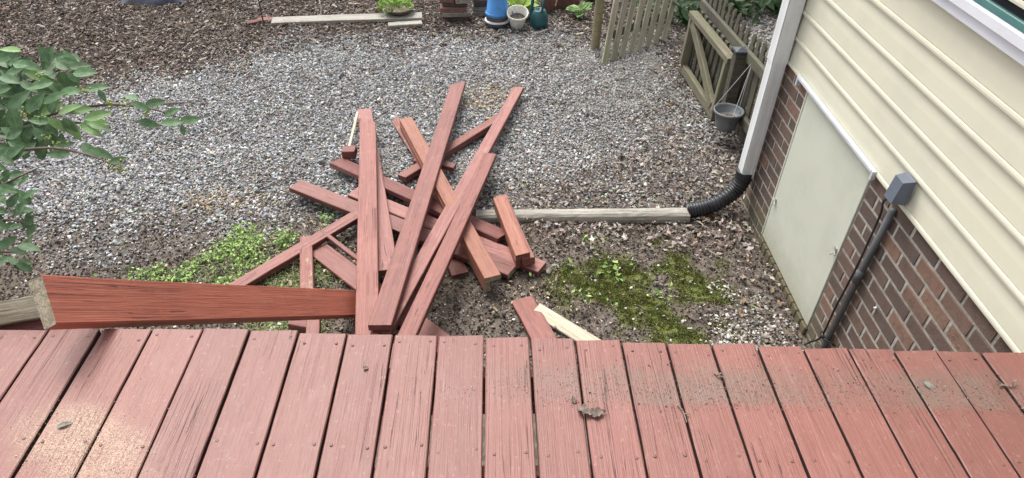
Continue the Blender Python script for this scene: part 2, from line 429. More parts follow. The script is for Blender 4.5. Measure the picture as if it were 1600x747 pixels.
# ---- scatter helpers
T = (1 + 5 ** 0.5) / 2
ICO = np.array([(-1, T, 0), (1, T, 0), (-1, -T, 0), (1, -T, 0), (0, -1, T), (0, 1, T), (0, -1, -T), (0, 1, -T), (T, 0, -1), (T, 0, 1), (-T, 0, -1), (-T, 0, 1)]) / math.hypot(1, T)
ICF = np.array([(0, 11, 5), (0, 5, 1), (0, 1, 7), (0, 7, 10), (0, 10, 11), (1, 5, 9), (5, 11, 4), (11, 10, 2), (10, 7, 6), (7, 1, 8), (3, 9, 4), (3, 4, 2), (3, 2, 6), (3, 6, 8), (3, 8, 9), (4, 9, 5), (2, 4, 11), (6, 2, 10), (8, 6, 7), (9, 8, 1)])
OCT = np.array([(1, .15, 0), (-1, -.1, .1), (.1, 1, 0), (-.15, -1, -.1), (.35, .2, .9), (-.1, .1, -1), (-.45, .35, .75), (.2, -.55, .8)], float)
OCF = np.array([(0, 2, 4), (2, 6, 4), (2, 1, 6), (1, 3, 6), (6, 3, 7), (6, 7, 4), (3, 0, 7), (7, 0, 4), (0, 5, 2), (2, 5, 1), (1, 5, 3), (3, 5, 0)])
BOXV = np.array([(-1, -1, -1), (1, -1, -1), (1, 1, -1), (-1, 1, -1), (-1, -1, 1), (1, -1, 1), (1, 1, 1), (-1, 1, 1)]) * 0.5
BOXF = np.array([(0, 3, 2, 1), (4, 5, 6, 7), (0, 1, 5, 4), (1, 2, 6, 5), (2, 3, 7, 6), (3, 0, 4, 7)])
def rots(k, tilt):
    a = rng.uniform(0, 2 * np.pi, k); bx = rng.normal(0, tilt, k); by = rng.normal(0, tilt, k)
    ca, sa, cb, sb, cc, sc = np.cos(a), np.sin(a), np.cos(bx), np.sin(bx), np.cos(by), np.sin(by)
    Rz = np.zeros((k, 3, 3)); Rz[:, 0, 0] = ca; Rz[:, 0, 1] = -sa; Rz[:, 1, 0] = sa; Rz[:, 1, 1] = ca; Rz[:, 2, 2] = 1
    Rx = np.zeros((k, 3, 3)); Rx[:, 0, 0] = 1; Rx[:, 1, 1] = cb; Rx[:, 1, 2] = -sb; Rx[:, 2, 1] = sb; Rx[:, 2, 2] = cb
    Ry = np.zeros((k, 3, 3)); Ry[:, 1, 1] = 1; Ry[:, 0, 0] = cc; Ry[:, 0, 2] = sc; Ry[:, 2, 0] = -sc; Ry[:, 2, 2] = cc
    return Rz @ Rx @ Ry
def instance(pos, Rm, sc, bv, bf, jit=0.0):
    k = len(pos); v = np.repeat(bv[None], k, 0)
    if jit: v = v + rng.normal(0, jit, v.shape)
    v = np.einsum('kij,knj->kni', Rm, v * sc[:, None, :]) + pos[:, None, :]
    F = (bf[None] + (np.arange(k) * len(bv))[:, None, None]).reshape(-1, bf.shape[1])
    return v.reshape(-1, 3), F
def pick(k, cols, wts, var=0.18):
    cols = np.array(cols); i = rng.choice(len(cols), k, p=np.array(wts) / sum(wts))
    return np.clip(cols[i] * np.exp(rng.normal(0, var, (k, 1))) * np.exp(rng.normal(0, 0.04, (k, 3))), 0.005, 0.85)
def in_view(x, y, mx=60, my=40):
    P = np.stack([x, y, np.zeros_like(x)], 1); px, py = PXY(P)
    return (px > -mx - 60) & (px < 1600 + mx) & (py > -my) & (py < 620)
def sample(k, x0, x1, y0, y1, wfun):
    x = rng.uniform(x0, x1, k); y = rng.uniform(y0, y1, k)
    ok = in_view(x, y) & ~((x > 1.79) & (y < 3.9))
    x, y = x[ok], y[ok]
    keep = rng.random(len(x)) < wfun(x, y)
    return x[keep], y[keep]

STONE = attr_mat('crushed_stone', 0.8, 0.4, 0.3, 120)
def scatter_stones(name, x, y, size, cols, wts, mat, flat=0.62, tilt=0.5, jit=0.14, lift=0.25, base=None):
    base = base or (ICO, ICF)
    k = len(x); s = size * np.exp(rng.normal(0, 0.33, k)); s = np.clip(s, size * 0.4, size * 2.4)
    sc = np.stack([s * rng.uniform(.85, 1.35, k), s * rng.uniform(.65, 1.0, k), s * rng.uniform(flat * .7, flat * 1.3, k)], 1) * 0.5
    pos = np.stack([x, y, ground_z(x, y) + sc[:, 2] * (lift + rng.random(k) * 1.5)], 1)
    V, F = instance(pos, rots(k, tilt), sc, base[0], base[1], jit)
    tn = pick(k, cols, wts, .28)
    if name == 'gravel':
        wrm = np.clip((x + .2) / 1.6, 0, 1)[:, None] * .8 * np.clip(fbm(x, y, 1.1, 24) * 2 - .2, 0, 1)[:, None]      # tan dust towards the gate
        tn = tn * (1 - wrm) + (tn * .55 + np.array([.20, .175, .14]) * .5) * wrm
    return tag(np_mesh(name, V, F, mat, np.repeat(tn, len(base[0]), 0)), kind='stuff')
GC = [(0.376, 0.384, 0.389), (0.289, 0.299, 0.305), (0.471, 0.474, 0.466), (0.185, 0.188, 0.194), (0.376, 0.343, 0.299), (0.588, 0.579, 0.551), (0.289, 0.24, 0.203)]
GW = [30, 28, 11, 15, 13, 3, 8]
WC = [(0.55, 0.53, 0.49), (0.40, 0.38, 0.35), (0.28, 0.24, 0.20), (0.68, 0.66, 0.62)]
x, y = sample(640000, -6.2, 3.6, 2.6, 8.4, lambda x, y: gravel_w(x, y) * (0.54 + 0.42 * np.clip((fbm(x, y, 1.3, 20) - 0.35) * 3, 0, 1)))
nr = y < 4.7
scatter_stones('gravel', x[nr], y[nr], 0.0150, GC, GW, STONE)
scatter_stones('gravel', x[~nr], y[~nr], 0.0160, GC, GW, STONE, base=(OCT, OCF))
print('stones', nr.sum(), (~nr).sum())
x, y = sample(26000, -5, 2.4, 2.4, 6.5, lambda x, y: 0.10 + 0.15 * (1 - gravel_w(x, y)))
scatter_stones('pebbles', x, y, 0.012, WC, [3, 4, 5, 1], STONE)
x, y = sample(60000, 1.0, 1.82, 2.4, 3.2, lambda x, y: soft(x, y, PG3, 0.22, 0.45, 6, 6) * 0.08)
scatter_stones('white_gravel', x, y, 0.013, WC, [4, 5, 4, 1], STONE)
# soil crumbs
SOILC = [(0.09, 0.073, 0.062), (0.145, 0.12, 0.10), (0.23, 0.195, 0.165), (0.055, 0.044, 0.037)]
x, y = sample(60000, -4.2, 2.0, 2.4, 5.2, lambda x, y: (1 - gravel_w(x, y)) * 0.8 * (1 - 0.92 * moss_w(x, y)))
scatter_stones('soil_crumbs', x, y, 0.011, SOILC, [4, 4, 2, 3], attr_mat('soil_crumb', 0.95, 0.1), 0.8)
# mulch chips
def mulch_w(x, y):
    far = np.clip((y - 4.6) / 1.5, 0, 1) * 1.03 + 0.12
    return np.clip(1.03 - gravel_w(x, y) * 1.01, 0, 1) * far * (0.55 + 0.45 * np.clip((fbm(x, y, 1.5, 30) - 0.3) * 3, 0, 1)) * (1 - moss_w(x, y) * .8)
x, y = sample(210000, -6.4, 3.8, 2.4, 8.6, mulch_w)
k = len(x); print('chips', k)
L = np.clip(np.exp(rng.normal(math.log(0.023), 0.5, k)), 0.01, 0.11) * np.clip((y - 2.2) / 3.2, .45, 1)
sc = np.stack([L, np.clip(L * rng.uniform(.15, .5, k), 0.005, 0.025), rng.uniform(.003, .007, k)], 1)
pos = np.stack([x, y, ground_z(x, y) + 0.006 + rng.random(k) * 0.014], 1)
V, F = instance(pos, rots(k, 0.28), sc, BOXV, BOXF, 0.10)
MC = [(0.085, 0.064, 0.053), (0.145, 0.115, 0.096), (0.25, 0.215, 0.185), (0.37, 0.335, 0.30), (0.05, 0.039, 0.034), (0.20, 0.125, 0.075)]
tt = pick(k, MC, [30, 26, 16, 8, 20, 4])
tag(np_mesh('wood_mulch', V, F, attr_mat('mulch_chip', 0.9, 0.15), np.repeat(tt, 8, 0)), kind='stuff')
# fallen leaves: curled, lobed
ang = np.linspace(0, 2 * np.pi, 11)[:-1]
rad = np.array([1, .45, .8, .4, .62, .5, .62, .4, .8, .45])
LV = np.concatenate([[(0, 0, 0.0)], np.stack([np.cos(ang) * rad, np.sin(ang) * rad * 0.62, np.abs(np.sin(ang)) * 0.30], 1)])
LF = np.array([(0, i + 1, (i + 1) % 10 + 1) for i in range(10)])
def leaf_w(x, y): return soft(x, y, PL, 0.25, 0.5, 3, 40) * (1 - 0.85 * moss_w(x, y)) * (.25 + 1.1 * np.clip((fbm(x, y, 3, 41) - .36) * 4, 0, 1)) * 0.58 + 0.012
x, y = sample(52000, -5, 2.4, 2.4, 7.5, leaf_w)
k = len(x); print('leaves', k)
s = rng.uniform(0.012, 0.042, k)[:, None] * np.array([1, 1, 1.0]) * np.stack([np.ones(k), rng.uniform(.6, 1.2, k), rng.uniform(-.7, 1.5, k)], 1)
pos = np.stack([x, y, ground_z(x, y) + 0.018 + rng.random(k) * 0.025], 1)
V, F = instance(pos, rots(k, 0.35), s, LV, LF, 0.07)
LC = [(0.25, 0.205, 0.175), (0.34, 0.295, 0.26), (0.14, 0.11, 0.09), (0.42, 0.38, 0.34), (0.27, 0.18, 0.11)]
tag(np_mesh('leaf_litter', V, F, attr_mat('dead_leaf', 0.8, 0.25, 0.3, 60), np.repeat(pick(k, LC, [30, 25, 22, 12, 5]), 11, 0)), kind='stuff')
# moss
x, y = sample(240000, 0.2, 1.9, 2.4, 3.6, lambda x, y: moss_w(x, y) * 0.9)
k = len(x); print('moss', k)
TV = np.array([(-0.35, 0, 0), (0.35, 0, 0), (0, 0.15, 1.0)]); TF = np.array([(0, 1, 2)])
h = rng.uniform(0.005, 0.012, k); sc = np.stack([h * 0.9, h, h], 1)
V, F = instance(np.stack([x, y, ground_z(x, y) - 0.001], 1), rots(k, 0.5), sc, TV, TF)
tag(np_mesh('moss', V, F, attr_mat('moss_leaf', 0.85, 0.2, 0.2), np.repeat(pick(k, [(0.16, 0.185, 0.055), (0.205, 0.225, 0.072), (0.115, 0.132, 0.042), (0.18, 0.155, 0.08)], [5, 4, 4, 1]), 3, 0)), kind='stuff')
# weeds (small round leaves) and straw-like grass
PW = [poly([(262, 445), (285, 425), (340, 385), (370, 358), (420, 352), (452, 372), (445, 405), (400, 440), (380, 455), (300, 455)]), poly([(192, 430), (215, 418), (246, 424), (250, 440), (210, 445)]), poly([(505, 328), (522, 322), (530, 345), (512, 352)])]
PS = [poly([(380, 460), (450, 400), (500, 385), (530, 430), (520, 462)]), poly([(390, 500), (440, 495), (520, 505), (520, 540), (390, 540)]), poly([(330, 455), (400, 415), (440, 440), (400, 470)])]
def region(P): return lambda x, y: np.maximum.reduce([soft(x, y, p, 0.10, 0.22, 6, 50) for p in P])
LEAFQ = np.array([(-1, 0, 0), (0, -.55, .22), (1, 0, 0.05), (0, .55, .22)]); LQF = np.array([(0, 1, 2, 3)])
GREEN = attr_mat('weed_leaf', 0.6, 0.4, 0.2)
x, y = sample(70000, -2.6, 0.2, 2.6, 4.2, lambda x, y: region(PW)(x, y) * np.maximum(0.05 + 0.42 * (fbm(x, y, 9, 60) > 0.49), .5 * (x < -2.0)))
x2, y2 = sample(26000, -2.6, 1.9, 2.4, 4.2, lambda x, y: region(PS)(x, y) * 0.10 + 0.004)
spr = [(930, 385), (915, 375), (960, 425), (965, 440), (950, 430), (1028, 468), (1040, 462), (880, 420), (905, 470), (1160, 560)]
x3 = []; y3 = []
for a_, b_ in spr:
    g = G(a_, b_)
    x3 += list(rng.normal(g.x, 0.035, 7)); y3 += list(rng.normal(g.y, 0.03, 7))
x = np.concatenate([x, x2, x3]); y = np.concatenate([y, y2, y3]); k = len(x); print('weeds', k)
s = rng.uniform(0.007, 0.018, k); s[-len(x3):] *= 1.5; sc = np.stack([s, s, s], 1)
V, F = instance(np.stack([x, y, ground_z(x, y) + rng.uniform(.004, .055, k)], 1), rots(k, 0.55), sc, LEAFQ, LQF)
tag(np_mesh('ground_weeds', V, F, GREEN, np.repeat(pick(k, [(0.20, 0.33, 0.08), (0.27, 0.41, 0.10), (0.13, 0.22, 0.06), (0.33, 0.42, 0.13)], [5, 4, 3, 2]), 4, 0)), kind='stuff')
x, y = sample(60000, -2.6, 0.3, 2.4, 4.2, lambda x, y: np.maximum(region(PS)(x, y) * 0.6, region(PW)(x, y) * 0.28) + 0.004)
k = len(x); print('grass', k)
BV = np.array([(-.5, 0, 0), (.5, 0, 0), (.35, .25, .55), (-.35, .25, .55), (0, .75, .85)]); BF = np.array([(0, 1, 2), (0, 2, 3), (3, 2, 4)])
h = rng.uniform(0.03, 0.10, k); sc = np.stack([np.full(k, 0.004), h, h * rng.uniform(.2, .8, k)], 1)
V, F = instance(np.stack([x, y, ground_z(x, y)], 1), rots(k, 0.25), sc, BV, BF)
tag(np_mesh('grass', V, F, GREEN, np.repeat(pick(k, [(0.15, 0.24, 0.06), (0.30, 0.32, 0.13), (0.42, 0.38, 0.22), (0.10, 0.17, 0.04)], [4, 3, 3, 2]), 5, 0)), kind='stuff')

k = 260
x, y = sample(6000, -5, 2.2, 2.4, 7.8, lambda x, y: np.clip(1.05 - gravel_w(x, y), .02, 1) * .12); k = len(x)
L = np.exp(rng.normal(math.log(.11), .5, k)); sc = np.stack([L, np.full(k, .006), np.full(k, .006)], 1)
TWV = np.array([(-.5, -.5, 0), (-.5, .5, 0), (-.5, 0, .8), (0, .1, .3), (0, 1.1, .3), (0, .6, 1.1), (.5, -.4, .2), (.5, .2, .2), (.5, -.1, .6)]) * np.array([1, .9, .9])
TWF = np.array([(0, 1, 4, 3), (1, 2, 5, 4), (2, 0, 3, 5), (3, 4, 7, 6), (4, 5, 8, 7), (5, 3, 6, 8)])
V, F = instance(np.stack([x, y, ground_z(x, y) + .022], 1), rots(k, .1), sc, TWV, TWF)
tag(np_mesh('fallen_twigs', V, F, attr_mat('twig_wood', .9, .2), np.repeat(pick(k, [(.2, .155, .12), (.34, .29, .24), (.12, .09, .07)], [3, 2, 3]), 9, 0)), kind='stuff')
xs = []; ys = []
for a_, b_, sx_, sy_, k_ in ((772, 152, .13, .16, 420), (745, 160, .10, .10, 160), (345, 318, .16, .08, 380), (700, 300, .3, .3, 500), (560, 400, .3, .25, 400), (830, 470, .2, .15, 200)):
    g = G(a_, b_); xs.append(rng.normal(g.x, sx_, k_)); ys.append(rng.normal(g.y, sy_, k_))
x = np.concatenate(xs); y = np.concatenate(ys); k = len(x)
L = np.exp(rng.normal(math.log(.010), .5, k)); sc = np.stack([L, L * .4, L * .25], 1)
V, F = instance(np.stack([x, y, ground_z(x, y) + .018 + rng.random(k) * .006], 1), rots(k, .4), sc, BOXV, BOXF, .1)
tag(np_mesh('wood_shavings', V, F, attr_mat('shaving', .9, .2), np.repeat(pick(k, [(.52, .43, .30), (.42, .34, .23), (.36, .26, .18)], [3, 3, 2]), 8, 0)), kind='stuff')

# ------------------------------------------------------------------ materials
RED = wood('red_paint_on_wood', (0.24, 0.080, 0.060), (0.145, 0.046, 0.036), (0.37, 0.18, 0.15), 0.5, 0.55, 0.3, 0.6, 0.6, spec=.5)
REDO = wood('red_stain_on_wood', (0.32, 0.125, 0.078), (0.20, 0.068, 0.045), (0.45, 0.24, 0.15), 0.4, 0.62, 0.25, 0.5, 0.45)
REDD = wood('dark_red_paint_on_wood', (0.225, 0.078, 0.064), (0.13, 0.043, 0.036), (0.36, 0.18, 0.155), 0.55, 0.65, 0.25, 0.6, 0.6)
DECK = wood('deck_paint', (0.232, 0.092, 0.074), (0.135, 0.052, 0.042), (0.31, 0.165, 0.138), 0.42, 0.50, 0.26, 0.20, 0.55, deck=True, spec=0.45)
RAW = wood('raw_pale_wood', (0.56, 0.51, 0.40), (0.38, 0.32, 0.22), (0.62, 0.59, 0.50), 0.4, 0.75, 0.1, 0.6, 0.4)
ENDG = wood('aged_end_grain', (0.40, 0.345, 0.245), (0.20, 0.16, 0.105), (0.50, 0.46, 0.37), 0.5, 0.85, 0.1, 0.8, 0.8)
FLAKE = wood('flaking_red_paint', (0.28, 0.10, 0.08), (0.18, 0.06, 0.05), (0.55, 0.45, 0.32), 1.0, .65, .1, .5, .4)
GAPW = plain('gap_shade_plank_side', (0.060, 0.028, 0.022), (0.035, 0.02, 0.016), 30, .9)  # shade of the deck gaps painted into the plank sides as near black
REDS = wood('shaded_side_red_paint', (0.145, 0.046, 0.037), (0.09, 0.029, 0.024), (0.27, 0.12, 0.10), 0.35, 0.6, 0.2, 0.6, 0.5)  # darker copy of the red: shade painted onto board sides and undersides
FADED = wood('faded_red_paint', (0.30, 0.12, 0.098), (0.19, 0.065, 0.053), (0.40, 0.22, 0.19), 0.6, 0.55, 0.2, 0.6, 0.6, spec=.5)
GREY = wood('grey_weathered_wood', (0.38, 0.36, 0.31), (0.20, 0.18, 0.15), (0.48, 0.47, 0.44), 0.5, 0.85, 0.15, 0.7, 0.6)
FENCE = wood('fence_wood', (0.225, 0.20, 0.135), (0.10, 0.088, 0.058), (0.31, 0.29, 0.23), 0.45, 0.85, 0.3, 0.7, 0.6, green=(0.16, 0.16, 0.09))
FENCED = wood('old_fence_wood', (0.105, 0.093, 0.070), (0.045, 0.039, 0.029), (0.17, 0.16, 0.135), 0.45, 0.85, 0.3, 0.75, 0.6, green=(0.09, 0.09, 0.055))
FENCEL = wood('pale_fence_wood', (0.33, 0.305, 0.225), (0.17, 0.15, 0.10), (0.43, 0.41, 0.34), 0.45, 0.85, 0.25, 0.7, 0.6, green=(0.24, 0.24, 0.14))
METAL = plain('rusty_nail', (0.12, 0.06, 0.048), (0.24, 0.12, 0.10), 200, 0.55)
BLACK = plain('black_plastic', (0.013, 0.014, 0.018), (0.03, 0.03, 0.034), 14, 0.38, 0.05)
WHITE = plain('white_metal', (0.70, 0.72, 0.74), (0.60, 0.62, 0.63), 6, 0.35, 0.03)

# ------------------------------------------------------------------ deck
gaps = [-2.42, -2.255, -2.09, -1.93, -1.77, -1.61, -1.446, -1.278, -1.113, -.948, -.797, -.637, -.477, -.327, -.18, -.03, .118, .265, .413, .559, .705, .852, .999, 1.145, 1.291, 1.429, 1.57, 1.72, 1.783]
ex = [-2.5, -1.6, -1.1, -.8, -.477, 0, .4, .7, 1.0, 1.57, 1.8]; ey = [1.535, 1.533, 1.543, 1.531, 1.517, 1.494, 1.472, 1.458, 1.438, 1.411, 1.400]
DT = 1.26
deck = thing('wooden_deck', 'red painted wooden deck of parallel planks in the foreground', 'deck', (0, 1.0, 0))
nail_b = MB(); nail_b.lathe([(0.0, 0.0004), (0.0026, 0.0006), (0.0046, 0.0000), (0.0048, -0.003)], 10)
nail_me = None
for i in range(len(gaps) - 1):
    x0, x1 = gaps[i], gaps[i + 1]; g = 0.0038 + random.uniform(-.0012, .0015)
    if abs(x0 + 1.278) < .01: x0 += 0.004
    wd = x1 - x0 - 2 * g; xc = (x0 + x1) / 2
    ye = float(np.interp(xc, ex, ey)) + random.uniform(-.004, .004)
    y0 = -1.4
    p = board('plank', (xc, y0, DT - 0.016 + random.uniform(-.0015, .0015)), (xc, ye, DT - 0.016 + random.uniform(-.0015, .0015)), wd, 0.032, [DECK, DECK, GAPW], seg=46, bev=0.003, warp=0.0018, rag=0.004, parent=deck)
    for yr in (ye - 0.036, float(np.interp(xc, [-1.5, -.5, 0.14, .83, 1.3], [1.12, 1.098, 1.062, 1.03, 1.012])), .62, .21):
        for s_ in (-1, 1):
            if wd < 0.1 and s_ > 0: continue
            q = Vector((xc + s_ * (wd / 2 - 0.022) + random.uniform(-.006, .006), yr + random.uniform(-.012, .012), DT + 0.0012))
            if nail_me is None:
                no = nail_b.build('nail', METAL, q, p, True); nail_me = no.data
            else: link('nail', nail_me, q, p)
for yj in (1.372, 1.03, .62, .21, -.2, -.61, -1.02):
    mb = MB(); mb.bevbox((-2.4, yj - .019, DT - .033 - .19), (1.76, yj + .019, DT - .0345), .003); mb.build('joist', RED, None, deck)
for px_, py_ in ((-2.3, 1.30), (-.3, 1.30), (1.6, 1.30), (-2.3, -.9), (1.6, -.9)):
    mb = MB(); mb.bevbox((px_ - .045, py_ - .045, -.1), (px_ + .045, py_ + .045, DT - .2235), .004); mb.build('post', RED, None, deck)

# grit along the old rail line, and other litter on the deck
k = 9000
x = rng.uniform(-.3, 1.75, k); y = 1.29 - .035 * x + rng.normal(0, .06, k)
keep = (rng.random(k) < np.clip((x + .3) / .9, .05, 1)) & (y < 1.40) & (y > 1.215 - .035 * x); x, y = x[keep], y[keep]; k = len(x)
s = np.exp(rng.normal(math.log(.0013), .5, k))
V, F = instance(np.stack([x, y, np.full(k, DT + .0015)], 1), rots(k, 1), np.stack([s, s * .8, s * .6], 1) * .6, ICO, ICF, .15)
tag(np_mesh('deck_grit', V, F, attr_mat('grit', .9, .2), np.repeat(pick(k, SOILC + [(0.3, .24, .18)], [3, 4, 5, 1, 5]), 12, 0)), kind='stuff')
k = 1100
x = rng.normal(-1.13, .15, k); y = 1.08 - .35 * (x + 1.13) + rng.normal(0, .10, k)
s = np.exp(rng.normal(math.log(.0017), .45, k))
V, F = instance(np.stack([x, y, np.full(k, DT + .0012)], 1), rots(k, 1), np.stack([s, s * .6, s * .4], 1) * .6, ICO, ICF, .15)
tag(np_mesh('sawdust', V, F, attr_mat('sawdust_grain', .9, .2), np.repeat(pick(k, [(0.55, .45, .33), (.45, .35, .24)], [1, 1]), 12, 0)), kind='stuff')

def leaf_grid(L, W, n=8, fold=.25, droop=.2, tip=1.0, wave=0.0):
    """a leaf along +X: midrib, two halves raised, tapering to a point"""
    V = []; F = []
    for i in range(n + 1):
        u = i / n; hw = W * 0.5 * (math.sin(math.pi * u ** 0.8) ** 0.85 if 0 < u < 1 else 0.02)
        x = u * L; z = -droop * L * u * u
        wv = wave * math.sin(u * 19)
        V += [(x, -hw, z + fold * hw + wv), (x, -hw * .5, z + fold * hw * .35), (x, 0, z), (x, hw * .5, z + fold * hw * .35), (x, hw, z + fold * hw - wv)]
    for i in range(n):
        for j in range(4): F.append((i * 5 + j, i * 5 + j + 1, i * 5 + j + 6, i * 5 + j + 5))
    return V, F
DRY = plain('dry_leaf', (0.21, 0.165, 0.135), (0.10, 0.075, 0.06), 60, 0.8, .3)
DRYG = plain('grey_dry_leaf', (0.23, 0.235, 0.20), (0.15, 0.15, 0.125), 60, 0.8, .3)
TWIG = plain('twig_bark', (0.16, 0.11, 0.085), (0.30, 0.24, 0.19), 90, 0.85, .3)
def litter(name, label, cat, px, L, W, ang, mat, **kw):
    V, F = leaf_grid(L, W, 8, **kw); g = G(px[0], px[1], DT + .003)
    o = mesh_obj(name, V, F, mat, None, None, True, M=Matrix.Translation(g) @ Euler((random.uniform(-.12, .12), -.03, R_(ang))).to_matrix().to_4x4())
    return tag(o, label, cat)
dl = thing('dead_leaf', 'crumpled brown leaf lying across a gap near the middle of the deck', 'leaf', G(920, 642, DT))
for (px_, L_, W_, an_, fo_) in (((910, 638), .050, .034, -38, .7), ((926, 648), .055, .030, 8, .5), ((906, 630), .022, .016, 100, .6)):
    V, F = leaf_grid(L_, W_, 9, fold=fo_, droop=-.08, wave=.004)
    V = [(a_ , b_ + random.uniform(-.002, .002), c_ + random.uniform(-.002, .002)) for a_, b_, c_ in V]
    mesh_obj('leaf_lobe', V, F, DRY, None, dl, True, M=Matrix.Translation(G(px_[0] - 8, px_[1], DT + .004)) @ Euler((random.uniform(-.2, .2), -.05, R_(an_))).to_matrix().to_4x4())
litter('dead_leaf', 'flat grey green leaf lying on the gritty band at the deck right side', 'leaf', (1443, 597), .04, .024, -50, DRYG, fold=.3)
litter('dead_leaf', 'pale curled leaf lying in the sawdust on the deck', 'leaf', (88, 668), .04, .016, 25, DRYG, fold=.5, droop=.05)
litter('dead_leaf', 'tiny dark leaf scrap near the deck edge left of centre', 'leaf', (567, 576), .018, .014, 10, TWIG, fold=.7)
def twig(label, pts, r):
    mb = MB()
    for P in pts: mb.tube([G(a_, b_, DT + .004 + c_) for a_, b_, c_ in P], [r * (1 - .5 * i / len(P)) for i in range(len(P))], 6)
    return tag(mb.build('twig', TWIG), label, 'twig')
twig('thin bent twig lying over a plank gap right of the brown leaf', [[(1058, 632, 0), (1066, 640, .004), (1070, 650, .002), (1073, 660, 0)], [(1069, 647, 0), (1079, 646, .008)]], .0022)
twig('dark forked twig lying on the deck at the far right', [[(1557, 594, .006), (1568, 602, .002), (1580, 604, .002), (1586, 603, .004)], [(1580, 604, .002), (1583, 597, .014), (1590, 594, .012)], [(1568, 602, 0), (1562, 603, .004)]], .003)
twig('small broken twig stuck in a plank gap right of centre', [[(1116, 583, 0), (1122, 586, .008), (1130, 590, .006)], [(1122, 586, .006), (1127, 583, .01)]], .003)

# ------------------------------------------------------------------ house
house = thing('house', 'brick and cream siding house wall along the right', 'house', (3.5, 1.5, 0))
MORT = plain('mortar', (0.42, 0.40, 0.35), (0.28, 0.265, 0.23), 40, 0.95, .5, 120)
m, n, l, b = nmat('brick_face')
oi = n.new('ShaderNodeObjectInfo'); tc = n.new('ShaderNodeTexCoord'); ge = n.new('ShaderNodeNewGeometry')
rp = ramp(n, [(0.0, (0.105, 0.074, 0.061)), (0.4, (0.14, 0.092, 0.073)), (0.65, (0.175, 0.108, 0.081)), (0.85, (0.215, 0.124, 0.088)), (1.0, (0.25, 0.15, 0.105))])
l.new(oi.outputs['Random'], rp.inputs[0])
f1 = noise(n, l, ge.outputs['Position'], 26, 6, .7); f2 = noise(n, l, ge.outputs['Position'], 190, 3, .7)
c = mixc(n, l, math_(n, l, 'MULTIPLY', smooth(n, l, f1, .45, .7), .6), rp.outputs[0], (0.075, 0.056, 0.05))
c = mixc(n, l, math_(n, l, 'MULTIPLY', smooth(n, l, f2, .58, .7), .5), c, (0.29, 0.23, 0.19))
sx = n.new('ShaderNodeSeparateXYZ'); l.new(ge.outputs['Position'], sx.inputs[0])
low = math_(n, l, 'SUBTRACT', 1.0, smooth(n, l, math_(n, l, 'ADD', sx.outputs[2], math_(n, l, 'MULTIPLY', f1, .3)), .18, .48))
c = mixc(n, l, math_(n, l, 'MULTIPLY', low, .6), c, (0.115, 0.115, 0.055))
l.new(c, b.inputs['Base Color']); b.inputs['Roughness'].default_value = .9
bump(n, l, b, math_(n, l, 'ADD', f1, math_(n, l, 'MULTIPLY', f2, .9)), .8, .008)
BRICK = m
WX = 1.806; YC = 3.90; CH = 0.0795
mb = MB()   # mortar backing with a hole for the hatch
mb.box((WX + .0035, -1.6, -.25), (WX + .2, 2.63, 1.15)); mb.box((WX + .0035, 3.475, -.25), (WX + .2, YC - .007, 1.15)); mb.box((WX + .007, 2.63, -.25), (WX + .2, 3.475, .075))
mb.box((WX + .2, YC - .2, -.25), (6.5, YC - .007, 1.15))
wall = mb.build('brick_wall', MORT, None, house)
brick_me = {}
def brick(a_, b_):
    key = tuple(round(b_[i] - a_[i], 3) for i in range(3)); c_ = Vector([(a_[i] + b_[i]) / 2 for i in range(3)])
    if key not in brick_me:
        V, F = bev_box([-k_ / 2 for k_ in key], [k_ / 2 for k_ in key], .004)
        V = [(v[0] + random.uniform(-.0014, .0014), v[1] + random.uniform(-.003, .003), v[2] + random.uniform(-.002, .002)) for v in V]
        o = mesh_obj('brick', V, F, BRICK, c_, wall); brick_me[key] = o.data
    else: link('brick', brick_me[key], c_ + Vector((random.uniform(-.0015, .0015), random.uniform(-.001, .001), 0)), wall)
def run(course, ya, yb, ph):
    zt = 1.143 - course * CH; z0, z1 = zt - CH + .013, zt
    yy = ya - ((ya - ph) % .205)
    while yy < yb:
        s_, e_ = max(yy + .0065, ya), min(yy + .1985, yb)
        if e_ - s_ > .03: brick((WX, s_, z0), (WX + .05, e_, z1))
        yy += .205
for c_ in range(15):
    ph = 2.63 - (.1025 if c_ % 2 else 0) + .0
    if c_ < 14:
        run(c_, .95, 2.625, ph)
        run(c_, 3.485, YC, YC - (.1025 if c_ % 2 else .205))
    else: run(c_, .95, YC, ph)
for c_ in range(15):                                          # return wall at the far corner
    zt = 1.143 - c_ * CH; xx = WX + .055 + (.1 if c_ % 2 else 0)
    for q in range(4): brick((xx + q * .205, YC - .05, zt - CH + .01), (xx + q * .205 + .195, YC, zt))
yy = 2.63                                                      # rowlock course under the hatch
while yy < 3.47:
    brick((WX - .018, yy, -.03), (WX + .08, yy + .062, .072)); yy += .0705
mb = MB(); mb.bevbox((WX - .030, 2.35, -.3), (WX + .02, YC + .03, -.036), .006); mb.build('footing', MORT, None, house)
SIDE = plain('cream_vinyl', (0.66, 0.642, 0.505), (0.62, 0.605, 0.48), 3, .5, .03, 90)
prof = [(.030, 0), (.000, 0), (-.005, .003), (-.006, .012), (-.004, .021), (.0035, .0235), (.004, .026), (.0005, .028), (.004, .09), (.012, .1665)]
for k_ in range(14):
    z0 = 1.148 + k_ * .1553; V = []; F = []
    for Y in (-1.6, YC - .012):
        V += [(WX - .012 + a_, Y, z0 + b_) for a_, b_ in prof]
    q = len(prof); F = [(i, i + 1, q + i + 1, q + i) for i in range(q - 1)] + [tuple(range(q)), tuple(range(2 * q - 1, q - 1, -1))]
    o = mesh_obj('siding_board', V, F, SIDE, None, house)
